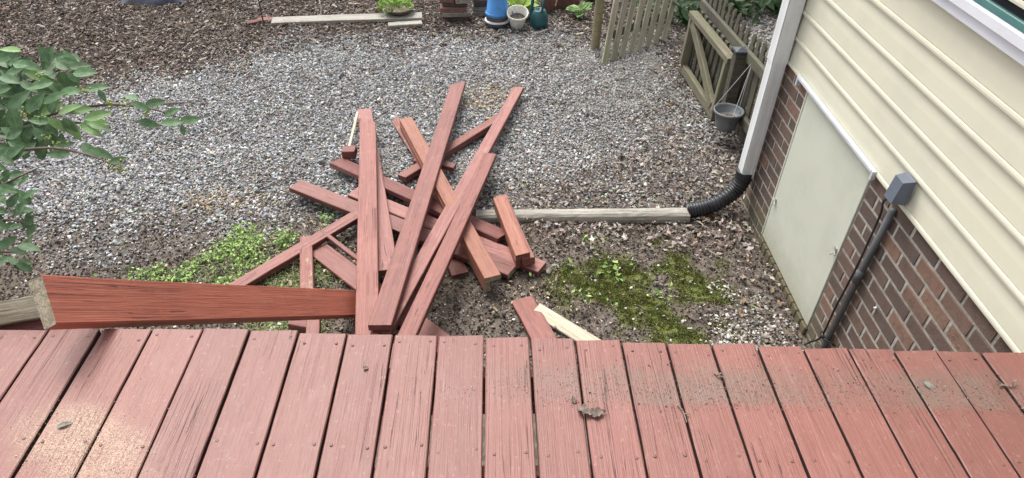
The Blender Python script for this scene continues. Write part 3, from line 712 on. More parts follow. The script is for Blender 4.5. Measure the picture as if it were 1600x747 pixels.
mb = MB(); mb.box((WX + .012, -1.6, 1.152), (WX + .2, YC - .02, 3.4)); mb.box((WX + .2, YC - .2, 1.152), (6.5, YC - .02, 3.4)); mb.build('sheathing', SIDE, None, house)
mb = MB(); mb.bevbox((WX - .022, YC - .075, 1.148), (WX + .03, YC + .012, 3.4), .004); mb.build('corner_trim', SIDE, None, house)
for k_ in range(14):
    z0 = 1.148 + k_ * .1553; V = []
    for X in (WX + .031, 6.5): V += [(X, YC - .012 - a_, z0 + b_) for a_, b_ in prof]
    mesh_obj('siding_board', V, [tuple(reversed(f)) for f in F], SIDE, None, house)
mb = MB(); mb.bevbox((1.5, -1.8, 3.40), (6.9, 4.2, 3.52), .01); mb.build('roof', plain('soffit', (0.7, 0.7, 0.68), None, 3), None, house)
# hatch
HATCH = plain('hatch_paint', (0.57, 0.585, 0.495), (0.53, 0.545, 0.455), 4, .55, .06, 70)
m = HATCH; n = m.node_tree.nodes; l = m.node_tree.links; b = n['Principled BSDF']
src = b.inputs['Base Color'].links[0].from_socket
ge = n.new('ShaderNodeNewGeometry'); sx = n.new('ShaderNodeSeparateXYZ'); l.new(ge.outputs['Position'], sx.inputs[0])
dm = math_(n, l, 'SUBTRACT', 1.0, smooth(n, l, math_(n, l, 'ADD', sx.outputs[2], math_(n, l, 'MULTIPLY', noise(n, l, ge.outputs['Position'], 9, 6, .7), .35)), .22, .5))
spk = smooth(n, l, noise(n, l, ge.outputs['Position'], 150, 3, .7), .45, .62)
l.new(mixc(n, l, math_(n, l, 'MULTIPLY', dm, math_(n, l, 'ADD', math_(n, l, 'MULTIPLY', spk, .5), .25)), src, (0.27, 0.245, 0.15)), b.inputs['Base Color'])
mb = MB(); mb.bevbox((WX - .006, 2.632, .080), (WX + .03, 3.462, 1.142), .003)
door = mb.build('access_door', HATCH, None, house)
mb = MB(); mb.bevbox((WX - .009, 3.4645, .080), (WX + .03, 3.482, 1.142), .003); mb.build('door_frame', HATCH, None, house)
LATCH = plain('tarnished_latch', (0.42, 0.42, 0.38), (0.25, 0.24, 0.21), 60, .5)
def latch(y_, z_):
    mb = MB(); X = WX - .006
    mb.bevbox((X - .004, y_ - .012, z_ - .02), (X, y_ + .012, z_ + .02), .001)
    mb.tube([(X - .010, y_ + .02, z_ + .016), (X - .014, y_ - .03, z_ - .008)], .005, 8)
    mb.tube([(X - .002, y_, z_ - .016), (X - .022, y_ + .004, z_ - .030)], .004, 8)
    return mb.build('latch', LATCH, None, door)
latch(2.66, .63); latch(3.43, .385)
mb = MB()
mb.bevbox((WX - .036, 2.60, 1.170), (WX - .012, 3.575, 1.174), .001); mb.bevbox((WX - .036, 2.60, 1.157), (WX - .032, 3.575, 1.1695), .001)
mb.bevbox((WX - .036, 3.5755, 1.115), (WX - .013, 3.592, 1.174), .002); mb.bevbox((WX - .036, 2.583, 1.125), (WX - .013, 2.5995, 1.174), .002)
mb.build('drip_cap', plain('white_vinyl', (0.58, 0.60, 0.63), (0.52, 0.54, 0.57), 5, .4, .02), None, house)
# window
WV = plain('window_vinyl', (0.74, 0.76, 0.81), (0.70, 0.72, 0.76), 4, .4, .02)
TEAL = plain('teal_sash', (0.075, 0.19, 0.175), (0.06, 0.16, 0.15), 5, .4, .02)
win = MB()
wx = WX - .012
ya, yb, zb, zt = .7, 3.05, 1.945, 3.1
def rect_ring(mb, x0, x1, ya, yb, za, zb_, t):
    mb.bevbox((x0, ya, za), (x1, yb, za + t), .003); mb.bevbox((x0, ya, zb_ - t), (x1, yb, zb_), .003)
    mb.bevbox((x0, ya, za + t + .0005), (x1, ya + t, zb_ - t - .0005), .003); mb.bevbox((x0, yb - t, za + t + .0005), (x1, yb, zb_ - t - .0005), .003)
rect_ring(win, wx - .030, wx + .02, ya, yb, zb, zt, .058)
wo_ = win.build('window', WV, None, house)
mb = MB(); rect_ring(mb, wx - .020, wx + .015, ya + .0585, yb - .0585, zb + .0585, zt - .0585, .018); rect_ring(mb, wx - .048, wx - .0305, ya - .004, yb + .004, zb + .046, zt - .04, .040); mb.build('frame', WV, None, wo_)
mb = MB(); rect_ring(mb, wx - .012, wx + .010, ya + .077, yb - .077, zb + .077, zt - .077, .028); mb.build('sash', TEAL, None, wo_)
m, n, l, b = nmat('window_glass'); b.inputs['Base Color'].default_value = (0.01, 0.013, 0.018, 1); b.inputs['Roughness'].default_value = .05
mb = MB(); mb.box((wx + .000, ya + .106, zb + .106), (wx + .004, yb - .106, zt - .106)); mb.build('pane', m, None, wo_)

# downspout, elbow hose, timber
ds = thing('downspout', 'white square downspout at the house corner', 'downspout', (1.74, 3.84, .3))
def ribbed(x0, x1, y0, y1, z0, z1, r=.006):
    """square pipe with a shallow rib in each face"""
    P = []
    cx, cy, hx, hy = (x0 + x1) / 2, (y0 + y1) / 2, (x1 - x0) / 2, (y1 - y0) / 2
    side = [(-1, -.86), (-1, -.34), (-.97, -.29), (-.97, .29), (-1, .34), (-1, .86), (-.95, .95)]
    for q in range(4):
        for a_, b_ in side:
            for _ in range(q): a_, b_ = -b_, a_
            P.append((cx + a_ * hx, cy + b_ * hy))
    k = len(P); V = [(p[0], p[1], z0) for p in P] + [(p[0], p[1], z1) for p in P]
    return V, [(i, i + k, (i + 1) % k + k, (i + 1) % k) for i in range(k)] + [tuple(range(k)), tuple(range(2 * k - 1, k - 1, -1))]
SPOUT = plain('downspout_paint', (0.76, 0.78, 0.78), (0.70, 0.715, 0.71), 5, .4, .05, 30)
V, F = ribbed(1.696, 1.784, 3.790, 3.890, .315, 1.160); mesh_obj('pipe', V, F, SPOUT, None, ds)
V, F = ribbed(1.692, 1.788, 3.786, 3.894, 1.150, 3.42); mesh_obj('pipe', V, F, SPOUT, None, ds)
path = [Vector(p) for p in ((1.735, 3.838, .345), (1.730, 3.838, .27), (1.705, 3.832, .195), (1.65, 3.82, .14), (1.57, 3.80, .095), (1.49, 3.785, .068), (1.42, 3.775, .058), (1.36, 3.768, .056))]
def dense(path, k):
    out = []
    n_ = len(path) - 1
    for i in range(k + 1):
        t = i / k * n_; j = min(int(t), n_ - 1); u = t - j
        p0, p1, p2, p3 = path[max(j - 1, 0)], path[j], path[j + 1], path[min(j + 2, n_)]
        out.append(.5 * ((2 * p1) + (p2 - p0) * u + (2 * p0 - 5 * p1 + 4 * p2 - p3) * u * u + (3 * p1 - p0 - 3 * p2 + p3) * u ** 3))
    return out
pts = dense(path, 110)
mb = MB(); mb.tube(pts, [.060 if i < 14 else (.057 if (i % 5) < 3 else .049) for i in range(111)], 20)
hose = mb.build('drain_hose', BLACK, None, None, True); tag(hose, 'black corrugated drain hose under the white downspout', 'drain hose')
mb = MB()
for a_ in range(3):
    th = -2.2 + a_ * .9; mb.lathe([(0, .002), (.004, .0015), (.005, 0)], 8, (0, 0, 0))
tim = MB()
V = []; F = []; sec = [(-.05, .0), (.05, .0), (.052, .025), (.045, .052), (.028, .068), (0, .073), (-.028, .070), (-.045, .055), (-.052, .03)]
A_, B_ = Vector((-.12, 3.745, -.005)), Vector((1.375, 3.752, .004)); k = len(sec)
for i in range(31):
    P = A_.lerp(B_, i / 30)
    for y_, z_ in sec: V.append(P + Vector((0, y_ * 1.1 + random.uniform(-.002, .002), z_ + random.uniform(-.002, .002))))
F = [(i * k + j, i * k + (j + 1) % k, (i + 1) * k + (j + 1) % k, (i + 1) * k + j) for i in range(30) for j in range(k)] + [tuple(range(k))[::-1], tuple(range(30 * k, 31 * k))]
F = [tuple(reversed(f)) for f in F]
c0 = (A_ + B_) / 2
o = mesh_obj('landscape_timber', [v - c0 for v in V], F, GREY, c0); tag(o, 'grey rounded landscape timber lying on soil before the drain hose', 'timber')

# outlet box, conduit, cable
OBX = plain('grey_outlet_plastic', (0.125, 0.15, 0.19), (0.11, 0.13, 0.165), 8, .5, .03)
xb = WX - .022
box_ = MB(); box_.bevbox((xb - .010, 2.300, 1.185), (xb, 2.382, 1.312), .004)
ob = box_.build('outlet_box', OBX); WORLD[ob.name] = Matrix.Identity(4); tag(ob, 'grey outdoor outlet box on the lowest siding board', 'outlet box')
V = [(xb - .0105, 2.303, 1.188), (xb - .0105, 2.379, 1.188), (xb - .0105, 2.379, 1.309), (xb - .0105, 2.303, 1.309), (xb - .066, 2.308, 1.192), (xb - .066, 2.374, 1.192), (xb - .054, 2.374, 1.300), (xb - .054, 2.308, 1.300)]
mesh_obj('cover', V, [(3, 2, 1, 0), (4, 5, 6, 7), (0, 1, 5, 4), (1, 2, 6, 5), (2, 3, 7, 6), (3, 0, 4, 7)], OBX, None, ob)
CON = plain('grey_conduit_plastic', (0.085, 0.090, 0.095), (0.115, 0.115, 0.11), 12, .55, .04)
mb = MB(); mb.tube([(WX - .018, 2.372, 1.115), (WX - .022, 2.385, .7), (WX - .02, 2.41, .1), (WX - .02, 2.415, -.1)], .0165, 14)
mb.tube([(WX - .0215, 2.384, .74), (WX - .0225, 2.3865, .66)], .0195, 14)
tag(mb.build('conduit', CON, None, None, True), 'grey plastic conduit pipe standing against the brick wall', 'conduit')
mb = MB(); mb.tube(dense([Vector(p) for p in ((xb - .03, 2.36, 1.19), (xb - .035, 2.40, 1.14), (WX - .012, 2.445, 1.03), (WX - .03, 2.418, .86), (WX - .042, 2.405, .70), (WX - .044, 2.42, .45), (WX - .042, 2.43, .22), (WX - .06, 2.47, .13), (WX - .05, 2.52, .05))], 60), .0055, 8)
mb.tube([(WX - .048, 2.40, .235), (WX - .046, 2.44, .24)], .009, 8); mb.tube([(WX - .01, 2.34, .24), (WX - .046, 2.40, .235), (WX - .046, 2.445, .235)], .005, 8)
tag(mb.build('power_cable', BLACK, None, None, True), 'black cable running down along the grey conduit from the outlet box', 'cable')
mb = MB(); mb.lathe([(0, .014), (.006, .012), (.007, .003), (.004, 0)], 8)
tag(mb.build('wall_nub', WHITE, None, None, True, M=Matrix.Translation(GX(1369.5, 481.5, WX)) @ Euler((0, -math.pi / 2, 0)).to_matrix().to_4x4()), 'tiny white plug in the brick wall right of the conduit', 'plug')

# ------------------------------------------------------------------ boards of the demolished railing
def lay(label, a_, za, b_, zb_, wd, t, mats=None, roll=0, name='board', cat='board', up=(0, 0, 1), **kw):
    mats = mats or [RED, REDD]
    if mats[0] in (RED, FADED): mats = mats[:2] + [REDS]  # narrow sides and underside take the shade-darkened red
    o = board(name, G(a_[0], a_[1], za), G(b_[0], b_[1], zb_), wd, t, mats, up=up, roll=roll, **kw)
    return tag(o, label, cat, 'red boards thrown on a heap')
W6, W4, TH = .138, .089, .038
# bottom layer
lay('red two by four sloping from the weeds up under the heap on its left', (352, 461), .05, (562, 334), .10, W4, .040, roll=0)
lay('red two by four under the longest two boards pointing to the top right', (628, 279), .05, (790, 180), .06, W4, .05, roll=-8)
lay('red two by four end poking out right of the middle long board', (648, 251), .06, (711, 262), .07, .06, .038, [REDD, REDD])
lay('short red board lying flat near the deck edge right of the heap', (815, 468), .03, (862, 555), .06, W6, .030, [RED, RAW])
lay('pale unpainted board half hidden behind the short red board at deck edge', (838, 484), .04, (962, 560), .03, W4, .035, [RAW, RAW], roll=12)
# rail sections: two boards nailed at a right angle
def rail_section(label, a_, za, b_, zb_, w1, w2, side, mats, roll=0, t=.036, off=0.0, n2='side_board', m2=None):
    P0, P1 = G(a_[0], a_[1], za), G(b_[0], b_[1], zb_); c_ = (P0 + P1) / 2
    r = thing('rail_section', label, 'rail section', c_, 'red boards thrown on a heap')
    m_, L_ = frame(P0, P1, (0, 0, 1), roll)
    V, F, MI = board_mesh(L_, w1, t); mesh_obj('cap_board', V, F, mats, None, r, False, MI, M=m_)
    V, F, MI = board_mesh(L_ * .995, t, w2)
    mm = m_ @ Matrix.Translation((off, side * (w1 / 2 - t / 2), -(t + w2) / 2 - .0005))
    mesh_obj(n2, V, F, m2 or mats, None, r, False, MI, M=mm)
    return r
rail_section('red L shaped rail section with a rotten upper end beneath the longest board', (634, 188), .15, (770, 435), .16, .105, .085, -1, [REDO, ENDG], roll=0)
lay('decayed dark board with lichen along the rail section upper end', (618, 188), .06, (686, 296), .09, .07, .03, [FLAKE, ENDG], roll=30, name='rotten_board')
rs = rail_section('short cracked red rail piece standing off the heap over the grey timber', (781, 311), .16, (817, 400), .16, .092, .075, -1, [REDO, REDD], roll=4)
m_, L_ = frame(G(781, 311, .11), G(823, 410, .11), (0, 0, 1), 4)
V, F, MI = board_mesh(L_, .082, .062); mesh_obj('post_board', V, F, [RED, REDD], None, rs, False, MI, M=m_ @ Matrix.Translation((0.0, .012, 0)))
rail_section('red rail section with thin upright edge lying low left of the heap', (497, 390), .05, (700, 545), .06, W6, .03, 1, [RED, RED], t=.028)
# boards lying from upper left to lower right
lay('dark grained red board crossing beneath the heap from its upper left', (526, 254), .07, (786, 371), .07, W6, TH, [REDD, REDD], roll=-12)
lay('pinkish board whose end sticks out right beneath the short rail piece', (552, 302), .06, (847, 420), .05, .115, TH, [FADED, REDD])
lay('red board from the far left of the heap crossing under four long boards', (462, 290), .09, (801, 424), .06, .125, TH, [RED, ENDG])
# long boards on top
lay('narrow red board fanning out beneath the leftmost upright board', (569, 173), .03, (607, 425), .13, .125, TH, [FADED, REDD])
lay('red board passing under its twin with its tip at the far right top', (810, 139), .08, (598, 522), .20, .098, TH, [FADED, REDD], roll=6)
lay('leftmost long red board pointing straight away from the deck', (575, 194), .12, (574, 600), .20, .128, TH)
lay('red board lying on its twin and ending short of the right top', (766, 243), .17, (612, 580), .28, .096, TH, roll=2)
lay('longest red board with slanted upper end in the middle of the heap', (716, 133), .10, (594, 512), .25, .130, TH, roll=6, cut1=0, cut0=-22)
# small pieces left
lay('short upright red baluster stub with flaked white patches by the weeds', (479, 374), .07, (481, 480), .06, .078, .06, [FLAKE, REDD])
lay('red baluster end beside the deck edge below the big leaning board', (490, 502), .10, (487, 560), .10, .075, .06, [RED, REDD])
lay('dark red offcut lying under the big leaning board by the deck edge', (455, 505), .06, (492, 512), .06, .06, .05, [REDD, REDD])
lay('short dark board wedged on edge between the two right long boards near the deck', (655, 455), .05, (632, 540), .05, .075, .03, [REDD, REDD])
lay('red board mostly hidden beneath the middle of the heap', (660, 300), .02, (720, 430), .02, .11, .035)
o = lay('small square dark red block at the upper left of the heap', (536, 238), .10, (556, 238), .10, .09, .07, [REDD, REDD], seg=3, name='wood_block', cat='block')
lay('thin pale splintered strip standing behind the small dark block', (545, 232), .08, (559, 176), .10, .022, .022, [RAW, RAW], name='wood_strip', cat='strip')
lay('thin red lath leaning across the weeds beneath the leftmost long board', (503, 362), .09, (566, 410), .09, .03, .025, [RED, REDD], name='lath', cat='lath')
# the big board see-sawing on the deck edge
P0 = GD(68, 471, 2.0); P1 = GD(556, 476, 4.0)
ax = (P1 - P0).normalized()
down = GD(68 + 27, 471 + 86, 2.0) - P0; down = (down - ax * down.dot(ax)).normalized()
nrm = ax.cross(down)
o = board('board', P0, P1, .163, .046, [REDD, ENDG], up=tuple(-nrm), roll=-10, seg=18, bev=.004, warp=.006)
o.data.materials[0] = wood('brick_red_paint_on_wood', (0.42, 0.120, 0.072), (0.25, 0.066, 0.042), (0.50, 0.24, 0.17), .30, .55, .1, .42, .8)
tag(o, 'big dark red board see-sawing over the deck edge at the left', 'board', 'red boards thrown on a heap')
o = board('board', GY(-90, 506, 1.58), GY(68, 480, 1.66), .08, .05, [ENDG, ENDG], up=(0.1, -.6, .8), rag=.012); tag(o, 'pale split end of a board beyond the deck at the far left', 'board', 'red boards thrown on a heap')
o = board('board', GY(-120, 516, 1.60), GY(80, 502, 1.64), .14, .038, [REDD, REDD], up=(0, -.5, .85)); tag(o, 'red board end low behind the deck edge under the split board', 'board', 'red boards thrown on a heap')

# ------------------------------------------------------------------ picket gate (left), folded gate and fence (right)
def picket_mesh(L, wd, t, gothic):
    if not gothic: return board_mesh(L, wd, t, seg=4, bev=.003, warp=.003)
    h = wd / 2; out = [(0, h), (L - .10, h), (L - .085, h * .62), (L - .07, h * .55), (L - .045, h * .85), (L - .02, h * .6), (L, h * .12)]
    P = [(x_, -y_) for x_, y_ in out] + [(x_, y_) for x_, y_ in reversed(out)]
    k = len(P); V = [(x_ - L / 2, y_, -t / 2) for x_, y_ in P] + [(x_ - L / 2, y_, t / 2) for x_, y_ in P]
    F = [(i, (i + 1) % k, (i + 1) % k + k, i + k) for i in range(k)]
    q = len(out)
    for i in range(q - 1):
        j = 2 * q - 1 - i
        F += [(i, j, j - 1, i + 1), (i + k, i + 1 + k, j - 1 + k, j + k)]
    F += [(0, k - 1, 2 * k - 1, k)] if False else []
    return V, F, [0] * len(F)
def picket(P0, P1, wd, t, nrm, parent, mat, gothic=False):
    m_, L_ = frame(P0, P1, nrm)
    V, F, MI = picket_mesh(L_, wd, t, gothic)
    return mesh_obj('picket', V, F, [mat, mat], None, parent, False, MI, M=m_)

p1 = G(943.6, 101.6, .02); p8 = G(1036, 64, .02)
t1 = G(963.5, 0, .50); t8 = G(1053, 0, .36)
d = (p8 - p1).normalized()
pg = thing('picket_gate', 'weathered picket gate leaf leaning back beside the round post', 'gate', p1, 'picket gates')
nrm = (t1 - p1).cross(d).normalized()
if nrm.y > 0: nrm = -nrm
for i in range(8):
    u = i / 7; P = p1.lerp(p8, u)
    if i == 0: up_ = (t1 - p1)
    up_ = ((t1 - p1).normalized() * (1 - u) + (t8 - p8).normalized() * u)
    picket(P + d * random.uniform(-.006, .006), P + up_.normalized() * (1.0 + random.uniform(-.01, .01)), .068, .02, nrm, pg, FENCEL)
for h_ in (.30, .80):
    q0 = p1 + (t1 - p1).normalized() * h_ - nrm * .032 - d * .03; q1 = p8 + (t8 - p8).normalized() * h_ - nrm * .032 + d * .03
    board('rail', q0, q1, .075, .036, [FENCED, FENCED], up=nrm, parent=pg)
lp = G(929, 78, 0)
mb = MB(); mb.tube([lp + Vector((0, 0, -.1)), lp + Vector((.005, 0, .5)), lp + Vector((.01, 0, 1.05))], [.047, .045, .044], 14)
tag(mb.build('fence_post', wood('round_post_wood', (0.30, 0.25, 0.15), (0.16, 0.13, 0.075), (0.38, 0.34, 0.26), .4, .85, .1, .6, .5, green=(.2, .19, .09)), None, None, False), 'round wooden post at the left of the leaning picket gate', 'post')

# folded gate with Z brace
gl, gr = G(1064, 110, .015), G(1116, 190, .015)
tl = gl + Vector((.02, .0, .585)); tr = gr + Vector((.035, 0, .585))
gd = (gr - gl).normalized(); gup = Vector((.04, 0, 1)).normalized(); gn = gd.cross(gup).normalized()
if gn.x > 0: gn = -gn
gate = thing('picket_gate', 'braced garden gate folded back against the fence by the hanging pot', 'gate', gl, 'picket gates')
def gb(a_, ha, b_, hb, wd, t, name, off=0.0):
    Lg = (gr - gl).length
    P = gl + gd * (a_ * Lg) + gup * ha + gn * off; Q = gl + gd * (b_ * Lg) + gup * hb + gn * off
    return board(name, P, Q, wd, t, [FENCE, FENCE], up=gn, parent=gate)
gb(.02, .045, .98, .045, .085, .05, 'rail'); gb(-.02, .56, 1.02, .56, .05, .085, 'rail')
gb(.03, .09, .03, .533, .05, .08, 'stile'); gb(.97, .09, .97, .533, .05, .08, 'stile')
gb(.07, .50, .90, .10, .085, .04, 'brace', .012)
for i in range(9):
    u = .06 + i * .11
    P = gl + gd * (u * (gr - gl).length) - gn * .055
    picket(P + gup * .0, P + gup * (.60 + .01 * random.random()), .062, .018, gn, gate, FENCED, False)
# fence
fence = thing('picket_fence', 'grey mossy picket fence behind the folded gate and downspout', 'fence', (2.03, 5.0, 0))
pb = Vector((1.955, 5.0, 0))
mb = MB(); mb.bevbox((pb.x - .045, pb.y - .045, -.1), (pb.x + .045, pb.y + .045, .690), .004); post = mb.build('post', FENCED, None, fence)
mb = MB(); mb.bevbox((pb.x - .056, pb.y - .056, .6905), (pb.x + .056, pb.y + .056, .715), .003)
mb.add([(pb.x - .05, pb.y - .05, .7155), (pb.x + .05, pb.y - .05, .7155), (pb.x + .05, pb.y + .05, .7155), (pb.x - .05, pb.y + .05, .7155), (pb.x, pb.y, .735)], [(0, 1, 4), (1, 2, 4), (2, 3, 4), (3, 0, 4)])
mb.build('post_cap', plain('black_cap', (0.035, 0.04, 0.055), None, 10, .35), None, post)
for z_ in (.60, .14):
    board('rail', (2.0, 6.36, z_ - .018), (2.01, 4.02, z_ + .14), .085, .036, [FENCED, FENCED], up=(-1, 0, 0), parent=fence)
yy = 6.32; i = 0
while yy > 4.0:
    xx = 2.035 + .003 * random.random()
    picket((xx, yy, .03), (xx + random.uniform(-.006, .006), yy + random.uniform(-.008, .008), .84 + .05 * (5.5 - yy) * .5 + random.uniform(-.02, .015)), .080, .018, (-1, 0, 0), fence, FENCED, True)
    yy -= .131
# wire staple on the gate end
mb = MB(); q = G(1058, 130, 0); mb.tube([q + Vector((0, 0, -.02)), q + Vector((0, 0, .13)), q + Vector((.02, .0, .15)), q + Vector((.03, -.04, .15))], .004, 6)
tag(mb.build('metal_stake', METAL), 'thin bent metal stake in gravel at the folded gate end', 'stake')

# hanging pot
pc = Vector((1.975, 4.80, .10)); POTG = plain('grey_pot_plastic', (0.155, 0.168, 0.178), (0.12, 0.13, 0.138), 10, .5, .03)
q = GY(1139, 172, 4.79); pc = Vector((q.x, q.y, q.z - .155))
mb = MB(); mb.lathe([(r_ * 1.06, z_ * 1.12) for r_, z_ in [(.0, .0), (.068, .0), (.078, .012), (.080, .03), (.100, .118), (.112, .122), (.114, .140), (.106, .142), (.100, .128), (.085, .085), (0, .08)]], 28)
hp = mb.build('hanging_pot', POTG, pc, None, True); tag(hp, 'grey plastic pot hanging on wires from the fence', 'pot')
mb = MB(); mb.lathe([(0, .115), (.06, .114), (.094, .113)], 20); mb.build('soil', SOIL, pc + Vector((0, 0, -.02)), hp)
hook = GX(1176, 97, 2.00)
for a_ in (0.5, 2.6, 4.7):
    mb = MB(); mb.tube([pc + Vector((.116 * math.cos(a_), .116 * math.sin(a_), .156)), hook], .0022, 5); mb.build('wire', WHITE, None, hp)
mb = MB(); mb.tube([hook, hook + Vector((.02, 0, .03)), hook + Vector((.05, .0, .02)), hook + Vector((.05, 0, -.06))], .003, 5); mb.build('hook', WHITE, None, hp)

# ------------------------------------------------------------------ things at the back of the yard
def rot_board(label, a_, b_, wd, t, mat, name='plank', cat='plank', z=.03, grp=None):
    o = board(name, G(a_[0], a_[1], z), G(b_[0], b_[1], z), wd, t, [mat, mat]); return tag(o, label, cat, grp)
rot_board('long weathered grey plank lying on the mulch beneath the dish planter', (425, 34), (660, 25), .17, .035, GREY, z=.035)
rot_board('short weathered plank lying in front of the long grey plank', (607, 40), (659, 36), .10, .03, GREY, z=.025)
GRASSY = None
PAV = plain('paver_clay', (0.20, 0.095, 0.075), (0.13, 0.07, 0.06), 25, .9, .4, 80, vary=.5)
PAVG = plain('paver_grey', (0.27, 0.235, 0.20), (0.19, 0.16, 0.135), 25, .9, .4, 80, vary=.4)
def paver(px, z, rz, mat, label, L=.21, Wd=.10, h=.057, cat='brick'):
    V, F = bev_box((-L / 2, -Wd / 2, 0), (L / 2, Wd / 2, h), .006); V = [(a_ + random.uniform(-.002, .002), b_ + random.uniform(-.002, .002), c_) for a_, b_, c_ in V]
    q = G(px[0], px[1], z)
    return tag(mesh_obj('loose_brick', V, F, mat, None, None, M=Matrix.Translation(q) @ Euler((random.uniform(-.04, .04), random.uniform(-.04, .04), R_(rz))).to_matrix().to_4x4()), label, cat, 'loose bricks and pavers')
def at_z(px_x, base, z, dx=0.0, dy=0.0): return (G(base[0], base[1], 0) + Vector((dx, dy, z)))
def stack(base, rows):
    b0 = G(base[0], base[1], 0)
    for (dx, dy, z, rz, mat, label, L, Wd, h) in rows:
        V, F = bev_box((-L / 2, -Wd / 2, 0), (L / 2, Wd / 2, h), .006); V = [(a_ + random.uniform(-.003, .003), b_ + random.uniform(-.003, .003), c_) for a_, b_, c_ in V]
        tag(mesh_obj('loose_brick', V, F, mat, None, None, M=Matrix.Translation(b0 + Vector((dx, dy, z))) @ Euler((0, 0, R_(rz))).to_matrix().to_4x4()), label, 'brick', 'loose bricks and pavers')
DKB = plain('damp_brick', (0.075, 0.052, 0.045), (0.05, 0.036, 0.03), 25, .9, .4, 80)
stack((712, 32), [(0, .03, 0, -4, DKB, 'dark damp brick at the bottom of the left brick stack', .29, .14, .055),
                  (.02, .0, .0565, 6, PAVG, 'tan paver second from the ground in the left brick stack', .30, .11, .05),
                  (-.02, .01, .108, 3, PAV, 'red brick third from the ground in the left brick stack', .29, .12, .05),
                  (0, .04, .1595, -5, DKB, 'dark brick fourth from the ground in the left brick stack', .27, .14, .045),
                  (-.075, .03, .206, -20, PAV, 'red brick on the top left of the left brick stack', .17, .12, .055),
                  (.08, .01, .206, 8, PAVG, 'tan paver on the top right of the left brick stack', .15, .13, .055)])
stack((754, 26), [(0, .04, 0, 2, PAVG, 'mossy tan paver at the bottom of the stack behind the blue bucket', .24, .12, .06),
                  (.0, .05, .0615, -4, PAVG, 'grey paver in the middle of the stack behind the blue bucket', .23, .12, .055),
                  (.01, .04, .118, 3, DKB, 'brown brick near the top of the stack behind the blue bucket', .23, .12, .06),
                  (-.01, .05, .1795, -3, PAVG, 'worn paver topping the stack behind the blue bucket', .22, .11, .055)])
paver((396, 40), .0, 30, PAV, 'small reddish brick by the thin metal pole', .12, .08, .05)
paver((415, 36), .0, 10, PAV, 'red brick behind the thin metal pole', .16, .09, .05)
# thin shepherd hook
q = G(413, 41, 0)
mb = MB(); mb.tube(dense([q + Vector(p) for p in ((0, 0, -.1), (0, 0, .6), (0, .0, 1.35), (.04, 0, 1.5), (.13, 0, 1.55), (.20, 0, 1.47), (.2, 0, 1.40))], 40), .008, 8)
tag(mb.build('plant_hook', plain('dark_iron', (0.03, 0.028, 0.027), (0.07, 0.05, 0.04), 30, .6), None, None, True), 'thin dark iron plant hook pole standing left of the grey plank', 'plant hook')
# dark plastic bag / sheet
V = []; F = []
q = G(240, 6, 0)
nu, nv = 30, 14
for i in range(nu):
    for j in range(nv):
        u, v_ = i / (nu - 1), j / (nv - 1)
        edge = min(u, 1 - u) * 6; hgt = .10 * min(1, edge) * math.sin(math.pi * min(max(v_, 0), 1)) ** .5
        V.append((q.x + (u - .5) * .74, q.y + .0 + (v_ - .1) * .6 + .03 * math.sin(u * 9), .01 + hgt * (.6 + .8 * float(fbm(u * 7, v_ * 5, 1, 70)))))
F = [(i * nv + j, (i + 1) * nv + j, (i + 1) * nv + j + 1, i * nv + j + 1) for i in range(nu - 1) for j in range(nv - 1)]
tag(mesh_obj('plastic_sheet', V, F, plain('dark_blue_plastic', (0.012, 0.016, 0.028), (0.04, 0.05, 0.07), 9, .6, .3, 30, spec=.2), None, None, True), 'crumpled dark blue plastic sheet on the mulch at the top left', 'plastic sheet')

# leafy plants: every leaf is a part
leaf_cache = {}
def leaf_data(key, L, W, mat, **kw):
    if key not in leaf_cache:
        V, F = leaf_grid(L, W, **kw); me = bpy.data.meshes.new('leaf'); me.from_pydata(V, [], F); me.materials.append(mat)
        me.polygons.foreach_set('use_smooth', [True] * len(F)); leaf_cache[key] = me
    return leaf_cache[key]
def leaf_mat(name, c1, c2, vein, edge=None, vary=.5):
    m, n, l, b = nmat(name)
    tc = n.new('ShaderNodeTexCoord'); oi = n.new('ShaderNodeObjectInfo'); v = tc.outputs['Object']
    c = mixc(n, l, smooth(n, l, noise(n, l, v, 35, 4), .4, .6), c1, c2)
    s_ = n.new('ShaderNodeSeparateXYZ'); l.new(v, s_.inputs[0]); ay = math_(n, l, 'ABSOLUTE', s_.outputs[1])
    vm = math_(n, l, 'SUBTRACT', 1.0, smooth(n, l, ay, .0006, .0022))
    st = math_(n, l, 'SINE', math_(n, l, 'MULTIPLY', math_(n, l, 'SUBTRACT', s_.outputs[0], math_(n, l, 'MULTIPLY', ay, .8)), 520.0))
    vm = math_(n, l, 'MAXIMUM', math_(n, l, 'MULTIPLY', vm, .7), math_(n, l, 'MULTIPLY', smooth(n, l, st, .8, 1.0), .3))
    c = mixc(n, l, vm, c, vein)
    if edge: c = mixc(n, l, smooth(n, l, ay, edge[1] * .55, edge[1] * .7), c, edge[0])
    hv = n.new('ShaderNodeHueSaturation'); l.new(c, hv.inputs['Color'])
    l.new(math_(n, l, 'ADD', math_(n, l, 'MULTIPLY', oi.outputs['Random'], vary), 1 - vary / 2), hv.inputs['Value'])
    l.new(hv.outputs[0], b.inputs['Base Color']); b.inputs['Roughness'].default_value = .52; b.inputs['Specular IOR Level'].default_value = .35
    tr = n.new('ShaderNodeBsdfTranslucent'); l.new(hv.outputs[0], tr.inputs[0])
    mx = n.new('ShaderNodeMixShader'); mx.inputs[0].default_value = .18
    l.new(b.outputs[0], mx.inputs[1]); l.new(tr.outputs[0], mx.inputs[2]); l.new(mx.outputs[0], n['Material Output'].inputs[0])
    bump(n, l, b, math_(n, l, 'MULTIPLY', vm, -1.0), .4, .002)
    return m
